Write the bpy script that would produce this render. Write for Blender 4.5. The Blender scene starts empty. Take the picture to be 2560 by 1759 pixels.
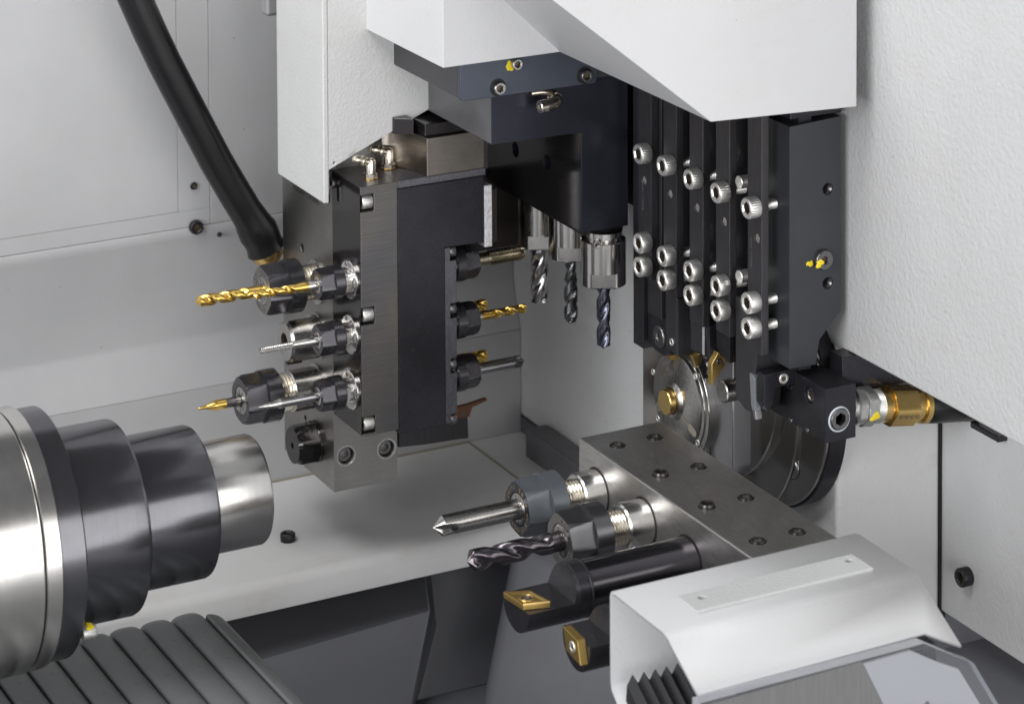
import bpy, bmesh, math, random
from math import sin, cos, pi, radians, sqrt, atan2, hypot
from mathutils import Vector, Matrix
random.seed(4)
C = bpy.context.scene.collection
sc = bpy.context.scene
MM = 0.001
V = Vector

# ---------------------------------------------------------------- camera
yaw, pitch, roll = radians(27.643), radians(3.334), radians(-0.26)
cf = V((sin(yaw)*cos(pitch), cos(yaw)*cos(pitch), -sin(pitch)))
cr0 = V((cos(yaw), -sin(yaw), 0)); cu0 = cr0.cross(cf)
cr_ = cr0*cos(roll)+cu0*sin(roll); cu_ = -cr0*sin(roll)+cu0*cos(roll)
cam = bpy.data.cameras.new('camera'); camo = bpy.data.objects.new('camera', cam); C.objects.link(camo)
camo.matrix_world = Matrix(((cr_.x, cu_.x, -cf.x, -.7347), (cr_.y, cu_.y, -cf.y, -1.3873), (cr_.z, cu_.z, -cf.z, .5650), (0, 0, 0, 1)))
cam.sensor_width = 36; cam.lens = 101.65; cam.shift_y = -0.8334
cam.clip_start = .05; cam.clip_end = 20
cam.dof.use_dof = True; cam.dof.focus_distance = 1.59; cam.dof.aperture_fstop = 15
sc.camera = camo

# ---------------------------------------------------------------- world + lamps
w = bpy.data.worlds.new('World'); sc.world = w; w.use_nodes = True
nt = w.node_tree; bg = nt.nodes['Background']
geo = nt.nodes.new('ShaderNodeTexCoord'); sep = nt.nodes.new('ShaderNodeSeparateXYZ'); rmp = nt.nodes.new('ShaderNodeValToRGB')
mp = nt.nodes.new('ShaderNodeMapRange'); mp.inputs[1].default_value = -1; mp.inputs[2].default_value = 1
nt.links.new(geo.outputs['Generated'], sep.inputs[0]); nt.links.new(sep.outputs['Z'], mp.inputs[0]); nt.links.new(mp.outputs[0], rmp.inputs[0])
cr = rmp.color_ramp; cr.elements[0].position = 0; cr.elements[0].color = (.36, .36, .39, 1)
cr.elements[1].position = 1; cr.elements[1].color = (.06, .06, .065, 1)
for p_, v_ in ((.46, .42), (.60, .28), (.75, .12)):
    e = cr.elements.new(p_); e.color = (v_, v_, v_*1.04, 1)
nt.links.new(rmp.outputs[0], bg.inputs[0]); bg.inputs[1].default_value = 1.25

def area(name, loc, target, sx, sy, watts, col=(1, 1, 1)):
    l = bpy.data.lights.new(name, 'AREA'); l.shape = 'RECTANGLE'; l.size = sx; l.size_y = sy; l.energy = watts; l.color = col
    o = bpy.data.objects.new(name, l); C.objects.link(o); o.location = loc
    o.rotation_euler = (V(target)-V(loc)).to_track_quat('-Z', 'Y').to_euler(); return o
area('softbox_front', (.30, -1.5, .30), (0, 0, 0), 1.4, 1.05, 9.6, (1, .99, .97))
area('softbox_left', (-1.2, -.6, .42), (0, .1, -.08), .9, .7, 11.5, (.97, .98, 1))
area('low_fill', (-.45, -1.6, -.18), (.05, .1, -.08), .9, .4, 5.2)  # added low fill lamp that brightens the machine interior
area('softbox_top', (-.65, -.15, 1.1), (-.1, .15, -.15), .7, .5, 11)

sc.view_settings.view_transform = 'Standard'; sc.view_settings.look = 'None'
sc.view_settings.exposure = .04; sc.view_settings.gamma = 1
sc.render.engine = 'CYCLES'
sc.cycles.max_bounces = 8; sc.cycles.caustics_reflective = False; sc.cycles.caustics_refractive = False
sc.cycles.sample_clamp_indirect = 4

# ---------------------------------------------------------------- materials
def mat(name, col, metal=0., rough=.4, col2=None, cscale=.05, rvar=.0, peel=0, peel_h=.15, grain=None, grain_amt=.0, gr_col=.0,
        spec=.5, coat=0., speck=0, bump_noise=0, lines=0, lines_amt=.2, stain=0, stain_col=(.40, .35, .27), dots=0, trans=0., ior=1.45, aniso=0):
    m = bpy.data.materials.new(name); m.use_nodes = True; n = m.node_tree.nodes; L = m.node_tree.links
    b = n['Principled BSDF']; b.inputs['Metallic'].default_value = metal
    b.inputs['Base Color'].default_value = (*col, 1); b.inputs['Roughness'].default_value = rough
    b.inputs['Specular IOR Level'].default_value = spec; b.inputs['Coat Weight'].default_value = coat; b.inputs['Coat Roughness'].default_value = .12
    b.inputs['Transmission Weight'].default_value = trans; b.inputs['IOR'].default_value = ior
    tc = n.new('ShaderNodeTexCoord')
    def mapping(s):
        mpn = n.new('ShaderNodeMapping'); mpn.inputs['Scale'].default_value = tuple(1000*k for k in s); L.new(tc.outputs['Object'], mpn.inputs[0]); return mpn.outputs[0]
    def noise(s, detail=3, rr=.55):
        t = n.new('ShaderNodeTexNoise'); t.inputs['Scale'].default_value = 1; t.inputs['Detail'].default_value = detail; t.inputs['Roughness'].default_value = rr
        L.new(mapping(s), t.inputs['Vector']); return t.outputs['Fac']
    def math_(op, a, bb):
        t = n.new('ShaderNodeMath'); t.operation = op
        for i, x in enumerate((a, bb)):
            if hasattr(x, 'links') or not isinstance(x, (int, float)): L.new(x, t.inputs[i])
            else: t.inputs[i].default_value = x
        return t.outputs[0]
    colout = None
    f = noise((cscale,)*3, 5, .6)
    if col2 is not None:
        mx = n.new('ShaderNodeMix'); mx.data_type = 'RGBA'
        mr = n.new('ShaderNodeMapRange'); mr.inputs[1].default_value = .35; mr.inputs[2].default_value = .68; L.new(f, mr.inputs[0])
        L.new(mr.outputs[0], mx.inputs[0]); mx.inputs[6].default_value = (*col, 1); mx.inputs[7].default_value = (*col2, 1); colout = mx.outputs[2]
    h = None; g = None
    if grain:
        g = noise(grain, 3, .6)
        if gr_col:
            mx = n.new('ShaderNodeMix'); mx.data_type = 'RGBA'; mx.blend_type = 'MULTIPLY'; mx.inputs[0].default_value = 1
            mr = n.new('ShaderNodeMapRange'); mr.inputs[1].default_value = .3; mr.inputs[2].default_value = .7
            mr.inputs[3].default_value = 1-gr_col; mr.inputs[4].default_value = 1+gr_col*.6; L.new(g, mr.inputs[0])
            if colout is not None: L.new(colout, mx.inputs[6])
            else: mx.inputs[6].default_value = (*col, 1)
            L.new(mr.outputs[0], mx.inputs[7]); colout = mx.outputs[2]
        h = math_('MULTIPLY', g, grain_amt)
    if speck:
        s_ = noise((1.1,)*3, 2, .5); mr = n.new('ShaderNodeMapRange'); mr.inputs[1].default_value = .66; mr.inputs[2].default_value = .72; L.new(s_, mr.inputs[0])
        mx = n.new('ShaderNodeMix'); mx.data_type = 'RGBA'
        if colout is not None: L.new(colout, mx.inputs[6])
        else: mx.inputs[6].default_value = (*col, 1)
        mx.inputs[7].default_value = (*[min(1, c*2.6+.05) for c in col], 1); L.new(math_('MULTIPLY', mr.outputs[0], speck), mx.inputs[0]); colout = mx.outputs[2]
    if lines:
        wv = n.new('ShaderNodeTexWave'); wv.wave_type = 'BANDS'; wv.bands_direction = 'Z'; wv.inputs['Scale'].default_value = 1; wv.inputs['Distortion'].default_value = .8; wv.inputs['Detail'].default_value = 2; wv.inputs['Detail Scale'].default_value = .25
        k_ = 2*pi/(20*lines); L.new(mapping((k_*.1, k_*.1, k_)), wv.inputs['Vector'])
        mx = n.new('ShaderNodeMix'); mx.data_type = 'RGBA'; mx.blend_type = 'MULTIPLY'; mx.inputs[0].default_value = 1
        mr = n.new('ShaderNodeMapRange'); mr.inputs[3].default_value = 1-lines_amt; mr.inputs[4].default_value = 1+lines_amt*.6; L.new(wv.outputs['Fac'], mr.inputs[0])
        if colout is not None: L.new(colout, mx.inputs[6])
        else: mx.inputs[6].default_value = (*col, 1)
        L.new(mr.outputs[0], mx.inputs[7]); colout = mx.outputs[2]
        hh = math_('MULTIPLY', wv.outputs['Fac'], .03); h = hh if h is None else math_('ADD', h, hh)
    def over(fac, c):
        mx = n.new('ShaderNodeMix'); mx.data_type = 'RGBA'; L.new(fac, mx.inputs[0])
        if colout is not None: L.new(colout, mx.inputs[6])
        else: mx.inputs[6].default_value = (*col, 1)
        mx.inputs[7].default_value = (*c, 1); return mx.outputs[2]
    if stain:
        sn = noise((.022, .022, .05), 7, .68); mr = n.new('ShaderNodeMapRange'); mr.inputs[1].default_value = .55; mr.inputs[2].default_value = .80; mr.inputs[4].default_value = stain; L.new(sn, mr.inputs[0])
        colout = over(mr.outputs[0], stain_col)
    if dots:
        vn = n.new('ShaderNodeTexVoronoi'); vn.inputs['Scale'].default_value = 1; L.new(mapping((.045,)*3), vn.inputs['Vector'])
        mr = n.new('ShaderNodeMapRange'); mr.inputs[1].default_value = .020; mr.inputs[2].default_value = .032; mr.inputs[3].default_value = dots; mr.inputs[4].default_value = 0; L.new(vn.outputs['Distance'], mr.inputs[0])
        colout = over(mr.outputs[0], (.10, .08, .06))
    if colout is not None: L.new(colout, b.inputs['Base Color'])
    if rvar:
        r1 = math_('MULTIPLY', noise((.12,)*3, 6, .65), rvar*2); L.new(math_('ADD', r1, rough-rvar), b.inputs['Roughness'])
    if peel:
        pz = noise((1/peel,)*3, 2, .45); ph = math_('MULTIPLY', pz, peel_h*2)
        h = ph if h is None else math_('ADD', h, ph)
    if bump_noise:
        bz = math_('MULTIPLY', noise((.05,)*3, 4, .6), bump_noise*2); h = bz if h is None else math_('ADD', h, bz)
    if h is not None:
        bp = n.new('ShaderNodeBump'); bp.inputs['Strength'].default_value = 1; bp.inputs['Distance'].default_value = MM
        L.new(h, bp.inputs['Height']); L.new(bp.outputs[0], b.inputs['Normal'])
    return m

M = {}
M['white'] = mat('powder_coat_white', (.57, .572, .562), 0, .42, peel=1.6, peel_h=.12, rvar=.05, col2=(.54, .54, .535), cscale=.012, stain=.25, dots=.7)
M['white_smooth'] = mat('powder_coat_fine', (.62, .62, .625), 0, .42, peel=2.2, peel_h=.06, rvar=.05, col2=(.595, .595, .60), cscale=.01, stain=.12, dots=.6)
M['white_coarse'] = mat('powder_coat_coarse', (.52, .522, .52), 0, .42, peel=2.5, peel_h=.27, rvar=.05, col2=(.49, .49, .488), cscale=.012, stain=.2, dots=.5)
M['hood'] = mat('hood_powder_coat', (.485, .487, .49), 0, .46, peel=2.2, peel_h=.07, rvar=.05, col2=(.465, .465, .47), cscale=.01, stain=.12, dots=.6)
M['hood_rough'] = mat('hood_powder_coat_rough', (.50, .502, .50), 0, .46, peel=2.0, peel_h=.17, rvar=.05)
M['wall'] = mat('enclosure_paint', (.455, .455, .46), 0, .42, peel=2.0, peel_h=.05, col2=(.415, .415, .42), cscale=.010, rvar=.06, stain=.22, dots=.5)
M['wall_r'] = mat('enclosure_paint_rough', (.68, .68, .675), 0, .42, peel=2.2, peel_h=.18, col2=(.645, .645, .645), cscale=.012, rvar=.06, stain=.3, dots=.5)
M['floor'] = mat('floor_paint', (.62, .615, .61), 0, .35, peel=2.2, peel_h=.05, col2=(.56, .555, .55), cscale=.010, rvar=.1, stain=.4)
M['tray'] = mat('tray_dark_plastic', (.135, .137, .150), 0, .36, col2=(.115, .117, .128), cscale=.01, rvar=.08, stain=.3, stain_col=(.13, .12, .12))
M['black'] = mat('black_oxide', (.030, .030, .036), .55, .30, rvar=.08, col2=(.045, .044, .050), cscale=.04)
M['black_sat'] = mat('black_satin', (.046, .046, .054), .75, .27, rvar=.07, col2=(.055, .054, .062), cscale=.05)
M['black_glossy'] = mat('black_polished_oxide', (.07, .065, .066), .85, .13, rvar=.05)
M['black_blue'] = mat('blued_steel', (.050, .053, .070), .8, .33, rvar=.06, col2=(.04, .042, .056), cscale=.03, grain=(.15, .15, 1.6), grain_amt=.01, gr_col=.12)
M['black_barmat'] = mat('black_tool_steel', (.07, .068, .075), .6, .34, rvar=.08, col2=(.06, .055, .056), cscale=.03, grain=(1., 1., .06), grain_amt=.015, gr_col=.2)
M['sleeve_black'] = mat('sleeve_black_oxide', (.185, .185, .20), .95, .19, rvar=.03, col2=(.165, .165, .18), cscale=.05, grain=(1.6, .05, .05), grain_amt=.003, gr_col=.05)
M['bar_black'] = mat('boring_bar_black', (.085, .08, .088), .92, .20, rvar=.04)
M['steel'] = mat('ground_steel', (.50, .485, .465), 1, .27, rvar=.06, col2=(.42, .41, .395), cscale=.06, grain=(2., .08, .08), grain_amt=.004, gr_col=.08)
M['steel_bright'] = mat('polished_steel', (.72, .705, .68), 1, .23, rvar=.05, grain=(2.4, .06, .06), grain_amt=.003, gr_col=.06)
M['steel_v'] = mat('polished_steel_vertical', (.62, .605, .585), 1, .16, rvar=.05, grain=(.06, .06, 2.), grain_amt=.003, gr_col=.05)
M['steel_plate'] = mat('ground_plate_steel', (.37, .36, .345), 1, .36, rvar=.07, col2=(.31, .30, .29), cscale=.03, grain=(.05, .05, 2.5), grain_amt=.006, gr_col=.12, speck=.25)
M['gang_steel'] = mat('gang_block_steel', (.60, .585, .565), 1, .40, rvar=.06, col2=(.52, .51, .495), cscale=.04, grain=(1.4, .10, .5), grain_amt=.006, gr_col=.14, speck=.5)
M['brown_steel'] = mat('bronze_toned_steel', (.30, .27, .24), 1, .30, rvar=.07, col2=(.22, .20, .18), cscale=.04, grain=(.1, .1, 1.6), grain_amt=.004, gr_col=.1)
M['milled'] = mat('milled_dark_steel', (.20, .188, .172), .85, .36, col2=(.145, .145, .16), cscale=.02, rvar=.05, grain=(.03, .03, 1.9), grain_amt=.012, gr_col=.16, lines=.95, lines_amt=.38)
M['milled_grey'] = mat('milled_grey_steel', (.17, .17, .19), .9, .40, rvar=.06, grain=(.9, .9, .35), grain_amt=.02, gr_col=.3)
M['silver_edge'] = mat('bright_milled_edge', (.85, .85, .87), .9, .5, grain=(.9, .9, .6), grain_amt=.03, gr_col=.3)
M['dark_brown'] = mat('dark_brown_plate', (.045, .034, .028), .5, .4, col2=(.035, .03, .03), cscale=.05)
M['gold'] = mat('titanium_nitride', (.86, .58, .16), 1, .22, rvar=.07, col2=(.82, .54, .13), cscale=.2)
M['insert_gold'] = mat('insert_titanium_nitride', (.62, .43, .15), .9, .33, rvar=.08, col2=(.56, .38, .12), cscale=.2)
M['brass'] = mat('brass', (.74, .52, .20), 1, .26, rvar=.07, col2=(.66, .46, .17), cscale=.15)
M['brass_cut'] = mat('sawn_brass', (.55, .40, .16), .85, .46, grain=(2.5, 2.5, .2), grain_amt=.01, gr_col=.15)
M['nickel'] = mat('nickel', (.72, .66, .55), 1, .28, rvar=.05)
M['nickel_light'] = mat('nickel_satin', (.80, .74, .64), 1, .24, rvar=.04)
M['zinc'] = mat('zinc_plated', (.58, .58, .56), .9, .38, rvar=.1, col2=(.48, .48, .47), cscale=.3, peel=1.2, peel_h=.04)
M['screw_bright'] = mat('satin_screw_steel', (.82, .81, .78), .9, .40, rvar=.08)
M['socket_dark'] = mat('socket_interior', (.16, .13, .09), .8, .45)
M['screw_dark'] = mat('dark_screw_steel', (.20, .195, .20), .9, .28, rvar=.06)
M['set_black'] = mat('set_screw_oxide', (.09, .085, .08), .9, .25, rvar=.05)
M['screw_black'] = mat('black_screw', (.02, .02, .022), .3, .35)
M['nut_black'] = mat('collet_nut_black', (.10, .097, .106), .85, .27, rvar=.07)
M['nut_steel_grey'] = mat('collet_nut_steel_grey', (.17, .17, .178), .9, .30, rvar=.06, col2=(.14, .14, .148), cscale=.1)
M['nut_face'] = mat('nut_face_steel', (.30, .29, .28), .95, .36, rvar=.06)
M['nut_grey'] = mat('collet_nut_grey_blue', (.15, .165, .18), .5, .36, rvar=.06, col2=(.13, .145, .16), cscale=.1)
M['nut_grey_face'] = mat('collet_nut_dark_face', (.035, .036, .046), .6, .33)
M['scuffed'] = mat('scuffed_flat', (.34, .36, .38), .6, .42, grain=(.5, .5, 1.8), grain_amt=.01, gr_col=.3)
M['tialn'] = mat('violet_grey_coating', (.145, .13, .14), .95, .24, rvar=.07, col2=(.12, .11, .125), cscale=.15)
M['tialn_blue'] = mat('blue_grey_coating', (.15, .155, .20), .95, .22, rvar=.06)
M['carbide'] = mat('carbide_steel', (.45, .445, .455), 1, .22, rvar=.05)
M['tap_dark'] = mat('dark_tap_steel', (.17, .175, .18), .95, .28, rvar=.07)
M['tap_bronze'] = mat('oiled_tap_steel', (.42, .37, .27), 1, .26, rvar=.08)
M['rubber'] = mat('hose_rubber', (.010, .010, .011), 0, .30, peel=3., peel_h=.015, rvar=.05, spec=.45)
M['bellow'] = mat('bellows_rubber', (.020, .020, .022), 0, .42, rvar=.05)
M['slat'] = mat('slat_grey_paint', (.165, .17, .172), .2, .42, col2=(.145, .15, .152), cscale=.03, rvar=.06)
M['dark_gap'] = mat('dark_recess', (.012, .012, .013), 0, .6)
M['paint_yellow'] = mat('yellow_marker_paint', (.85, .66, .02), 0, .4)
M['sealant'] = mat('white_sealant', (.62, .66, .70), 0, .4)
M['joint'] = mat('brownish_joint', (.28, .25, .19), 0, .6)
M['guard'] = mat('guard_sheet', (.21, .195, .175), .5, .45, grain=(.9, .05, .05), grain_amt=.012, gr_col=.18)
def acrylic(name, tint, diff):
    m = bpy.data.materials.new(name); m.use_nodes = True; n = m.node_tree.nodes; L = m.node_tree.links; n.clear()
    o = n.new('ShaderNodeOutputMaterial'); t = n.new('ShaderNodeBsdfTransparent'); t.inputs[0].default_value = (*tint, 1)
    g = n.new('ShaderNodeBsdfGlossy'); g.inputs['Roughness'].default_value = .06; fr = n.new('ShaderNodeFresnel'); fr.inputs[0].default_value = 1.48
    d = n.new('ShaderNodeBsdfDiffuse'); d.inputs[0].default_value = (.75, .77, .82, 1)
    a = n.new('ShaderNodeMixShader'); a.inputs[0].default_value = diff; b = n.new('ShaderNodeMixShader')
    L.new(t.outputs[0], a.inputs[1]); L.new(d.outputs[0], a.inputs[2]); gm = n.new('ShaderNodeNewGeometry'); sb = n.new('ShaderNodeMath'); sb.operation = 'SUBTRACT'; sb.inputs[0].default_value = 1; L.new(gm.outputs['Backfacing'], sb.inputs[1])
    ml = n.new('ShaderNodeMath'); ml.operation = 'MULTIPLY'; L.new(fr.outputs[0], ml.inputs[0]); L.new(sb.outputs[0], ml.inputs[1]); L.new(ml.outputs[0], b.inputs[0]); L.new(a.outputs[0], b.inputs[1]); L.new(g.outputs[0], b.inputs[2]); L.new(b.outputs[0], o.inputs[0]); return m
M['acrylic'] = acrylic('clear_acrylic', (.96, .97, .98), .05)
M['acrylic_edge'] = acrylic('acrylic_edge', (.8, .82, .86), .45)
M['backing'] = mat('pale_backing', (.44, .44, .45), 0, .35)
M['beam'] = mat('beam_grey_steel', (.20, .20, .21), .55, .40, rvar=.05, col2=(.13, .13, .138), cscale=.02)
M['beam_light'] = mat('light_grey_steel', (.30, .30, .31), .2, .42)
M['beam_dark'] = mat('beam_dark_steel', (.085, .083, .088), .55, .38, rvar=.05)
M['plate_blue'] = mat('blue_grey_plate', (.10, .115, .145), .6, .34, rvar=.06, col2=(.085, .095, .12), cscale=.03)
M['post'] = mat('post_grey_black', (.062, .064, .070), .4, .32, rvar=.06, col2=(.052, .054, .06), cscale=.02)
M['grey_blade'] = mat('grey_blade', (.30, .31, .34), .6, .42, rvar=.06)
M['ink'] = mat('engraving_dark', (.02, .018, .016), 0, .6)
M['ink_gold'] = mat('engraving_gold', (.50, .36, .14), .5, .5)
M['ink_grey'] = mat('engraving_grey', (.16, .16, .165), .3, .5)
M['housing'] = mat('housing_steel', (.48, .48, .50), 1, .30, grain=(.3, .3, .3), grain_amt=.002)
M['disc_steel'] = mat('turned_disc_steel', (.46, .45, .43), 1, .17, grain=(.4, .4, .4), grain_amt=.001)
M['copper'] = mat('brown_blade', (.20, .10, .06), .7, .4)

# ---------------------------------------------------------------- mesh builder (all numbers in millimetres)
ORG = {}
class MB:
    def __init__(s): s.v = []; s.f = []; s.mi = []; s.cur = 0
    def add(s, vs, fs):
        b = len(s.v); s.v += [V(p) for p in vs]; s.f += [tuple(b+i for i in f) for f in fs]; s.mi += [s.cur]*len(fs); return s
    def box(s, x0, x1, y0, y1, z0, z1):
        return s.prism([(x0, y0), (x1, y0), (x1, y1), (x0, y1)], 'z', z0, z1)
    def prism(s, poly, axis, a, b, shear=None):
        def p(u, v, t):
            return {'x': (t, u, v), 'y': (u, t, v), 'z': (u, v, t)}[axis]
        n = len(poly); vs = [p(u, v, a) for u, v in poly]+[p(u, v, b) for u, v in poly]
        fs = [tuple(range(n))[::-1], tuple(range(n, 2*n))]+[(i, (i+1) % n, n+(i+1) % n, n+i) for i in range(n)]
        return s.add(vs, fs)
    def sweep(s, org, d, secs, n=40, up=None, cap0=True, cap1=True):
        """rings of varying radius along direction d; secs: (t, radius or f(theta)[, twist])"""
        org = V(org); a = V(d).normalized(); up = V(up) if up else (V((0, 0, 1)) if abs(a.z) < .9 else V((0, -1, 0)))
        e1 = (up-a*up.dot(a)).normalized(); e2 = a.cross(e1); b = len(s.v); vs = []
        for sec in secs:
            t, r = sec[0], sec[1]; tw = sec[2] if len(sec) > 2 else 0
            for k in range(n):
                th = 2*pi*k/n; rr = r(th-tw) if callable(r) else r
                vs.append(org+a*t+(e1*cos(th)+e2*sin(th))*max(rr, 1e-4))
        fs = []
        for j in range(len(secs)-1):
            for k in range(n):
                k2 = (k+1) % n; fs.append((j*n+k, j*n+k2, (j+1)*n+k2, (j+1)*n+k))
        if cap0:
            vs.append(org+a*secs[0][0]); c = len(vs)-1; fs += [((k+1) % n, k, c) for k in range(n)]
        if cap1:
            vs.append(org+a*secs[-1][0]); c = len(vs)-1; o = (len(secs)-1)*n; fs += [(o+k, o+(k+1) % n, c) for k in range(n)]
        return s.add(vs, fs)
    def cyl(s, org, d, L, r, n=40, ch=.3):
        return s.sweep(org, d, [(0, r-ch), (ch, r), (L-ch, r), (L, r-ch)], n)
    def tube(s, pts, rad, n=24):
        pts = [V(p) for p in pts]; N = len(pts); vs = []; fs = []; prev = None
        for i, p in enumerate(pts):
            t = (pts[min(i+1, N-1)]-pts[max(i-1, 0)]).normalized()
            if prev is None: e = t.orthogonal().normalized()
            else: e = (prev-t*prev.dot(t)).normalized()
            prev = e; g = t.cross(e); r = rad[i] if isinstance(rad, (list, tuple)) else rad
            vs += [p+(e*cos(2*pi*k/n)+g*sin(2*pi*k/n))*r for k in range(n)]
        for j in range(N-1):
            for k in range(n): fs.append((j*n+k, j*n+(k+1) % n, (j+1)*n+(k+1) % n, (j+1)*n+k))
        fs.append(tuple(range(n))[::-1]); fs.append(tuple((N-1)*n+k for k in range(n)))
        return s.add(vs, fs)
    def mesh(s, name, org):
        me = bpy.data.meshes.new(name)
        me.from_pydata([tuple((p-org)*MM) for p in s.v], [], s.f)
        bm = bmesh.new(); bm.from_mesh(me); bmesh.ops.recalc_face_normals(bm, faces=bm.faces); bm.to_mesh(me); bm.free()
        return me
    def build(s, name, m, parent=None, org=None, bev=0, sharp=32, cut=None, seg=2):
        if parent is not None: org = ORG[parent]
        elif org is None:
            xs = [p.x for p in s.v]; ys = [p.y for p in s.v]; zs = [p.z for p in s.v]
            org = V(((min(xs)+max(xs))/2, (min(ys)+max(ys))/2, min(zs)))
        org = V(org); me = s.mesh(name, org); o = bpy.data.objects.new(name, me); C.objects.link(o)
        if cut is not None:
            cm = cut.mesh('c', org); co = bpy.data.objects.new('c', cm); C.objects.link(co)
            md = o.modifiers.new('b', 'BOOLEAN'); md.operation = 'DIFFERENCE'; md.object = co; md.solver = 'EXACT'
            bpy.context.view_layer.update(); dg = bpy.context.evaluated_depsgraph_get()
            me2 = bpy.data.meshes.new_from_object(o.evaluated_get(dg)); o.modifiers.clear(); o.data = me2; me = me2
            bpy.data.objects.remove(co); bpy.data.meshes.remove(cm); me.name = name
        me.materials.clear(); ms = m if isinstance(m, list) else [m]
        for k in ms: me.materials.append(M[k])
        if isinstance(m, list):
            for p, i in zip(me.polygons, s.mi): p.material_index = i
        me.shade_smooth(); me.set_sharp_from_angle(angle=radians(sharp))
        if bev:
            md = o.modifiers.new('bevel', 'BEVEL'); md.width = bev*MM; md.segments = seg; md.limit_method = 'ANGLE'; md.angle_limit = radians(40); md.harden_normals = True
        ORG[o] = org
        if parent is not None: o.parent = parent
        else: o.location = org*MM
        return o

def tag(o, label=None, cat=None, group=None, kind=None):
    if label: o['label'] = label
    if cat: o['category'] = cat
    if group: o['group'] = group
    if kind: o['kind'] = kind
    return o
def thing(name, loc, label, cat, group=None):
    o = bpy.data.objects.new(name, None); C.objects.link(o); o.location = V(loc)*MM; o.empty_display_size = .005
    ORG[o] = V(loc); return tag(o, label, cat, group)
def struct(name, mb, m, **k):
    o = mb.build(name, m, **k); o['kind'] = 'structure'; return o

def blob(mb, o, d, r, seed=1):
    f = lambda th: r*(1+.22*sin(2*th+seed)+.16*sin(3*th+2*seed)+.1*sin(5*th+seed))
    return mb.sweep(o, d, [(0, f), (.25, lambda th: .93*f(th)), (.4, lambda th: .6*f(th))], 28)
def hexr(ap, R=1e9, n=6, ph=0):
    """radius function of an n-gon of apothem ap, limited to the circle R"""
    return lambda th: min(R, ap/cos(((th+ph) % (2*pi/n))-pi/n))
def smooth(a, b, x):
    t = max(0, min(1, (x-a)/(b-a))); return t*t*(3-2*t)

# text laid on a plane: origin, right vector, up vector
_fc = {}
def glyphs(txt, size):
    cu = bpy.data.curves.new('t', 'FONT'); cu.body = txt; cu.size = size; cu.align_x = 'CENTER'; cu.align_y = 'CENTER'; cu.resolution_u = 3
    o = bpy.data.objects.new('t', cu); C.objects.link(o); bpy.context.view_layer.update()
    me = bpy.data.meshes.new_from_object(o.evaluated_get(bpy.context.evaluated_depsgraph_get()))
    vs = [tuple(v.co) for v in me.vertices]; fs = [tuple(p.vertices) for p in me.polygons]
    bpy.data.objects.remove(o); bpy.data.curves.remove(cu); bpy.data.meshes.remove(me); return vs, fs
def text(mb, txt, size, org, rt, up):
    vs, fs = glyphs(txt, size); org, rt, up = V(org), V(rt).normalized(), V(up).normalized()
    mb.add([org+rt*x+up*y for x, y, z in vs], fs)
def ring_text(mb, txt, size, cen, d, R, a0, a1):
    """letters round a nut face whose outward normal is d (facing -X: right is -Y)"""
    d = V(d).normalized(); up = V((0, 0, 1)); rt = up.cross(d)
    for i, ch in enumerate(txt):
        if ch == ' ': continue
        a = a0+(a1-a0)*i/max(1, len(txt)-1); rad = rt*sin(a)+up*cos(a); tan = rt*cos(a)-up*sin(a)
        text(mb, ch, size, V(cen)+rad*R, tan, rad)

# ---------------------------------------------------------------- small machine elements
def cap_screw(name, org, d, R, L, hx, parent, m='screw_bright', depth=None, knurl=True, ph=0):
    depth = depth or L*.75
    kn = (lambda th: R*(1+.022*cos(30*th+ph))) if knurl else R
    h = hexr(hx, ph=ph); mb = MB()
    mb.sweep(org, d, [(0, R*.97), (.25, kn), (L-R*.13, kn), (L-.05*R, R*.95), (L, R*.88), (L, lambda th: h(th)+.12*R), (L-.12*R, h)], 90, cap0=True, cap1=False)
    mb.cur = 1; mb.sweep(org, d, [(L-.12*R, h), (L-depth, h), (L-depth, 0.01)], 60, cap0=False, cap1=False)
    return mb.build(name, [m, 'socket_dark'], parent, sharp=35)
def set_screw(org, d, R, parent, m='screw_dark', out=1.2, name='set_screw'):
    h = hexr(R*.55)
    return MB().sweep(org, d, [(-.5, R*1.12), (.12, R*1.12), (.14, R*.98), (out*.6, R*.98), (out, R*.86), (out, R*.62), (out-.25, h), (out-2.6, h), (out-2.6, .01)], 48, cap1=False).build(name, m, parent, sharp=35)
def thread_secs(t0, t1, r, depth, pitch):
    out = []; t = t0; s_ = 1 if t1 > t0 else -1; k = 0
    n = max(2, int(abs(t1-t0)/(pitch/2)))
    for k in range(n+1):
        t = t0+(t1-t0)*k/n; out.append((t, r if k % 2 == 0 else r-depth))
    return out
def flute(n, R, depth, a=-.25, b=.85, relief=.04):
    def f(th):
        c = cos(n*th); g = smooth(a, b, c)
        rr = R*(1-depth*g)
        if g == 0 and sin(n*th) > 0: rr = R*(1-relief)
        return rr
    return f
def drill_body(mb, org, d, t0, L, R, pitch, n=2, depth=.6, tip=.6, ph=0, a=-.25, b=.85, flat=False, hand=1, fade=6):
    secs = []; T = t0; st = max(.5, pitch/36); e = t0+L
    hgt = R*tip if not flat else 0
    f0 = flute(n, R, depth, a, b)
    while T < e-hgt-1e-6:
        k = min(1, (T-t0)/fade) if fade else 1
        fk = flute(n, R, depth*smooth(0, 1, k), a, b, .04*k); secs.append((T, fk, hand*2*pi*(T-t0)/pitch+ph)); T += st
    if flat:
        tw = hand*2*pi*L/pitch+ph; secs.append((e, f0, tw)); secs.append((e-.6, lambda th: .25*f0(th), tw))
    else:
        for q in range(5):
            s_ = q/4; tt = e-hgt+hgt*s_; fs = (lambda th, s_=s_: max(.02, 1-s_)*min(f0(th), R)+.0); secs.append((tt, fs, hand*2*pi*(tt-t0)/pitch+ph))
    mb.sweep(org, d, secs, 56, cap0=True, cap1=True)
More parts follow.
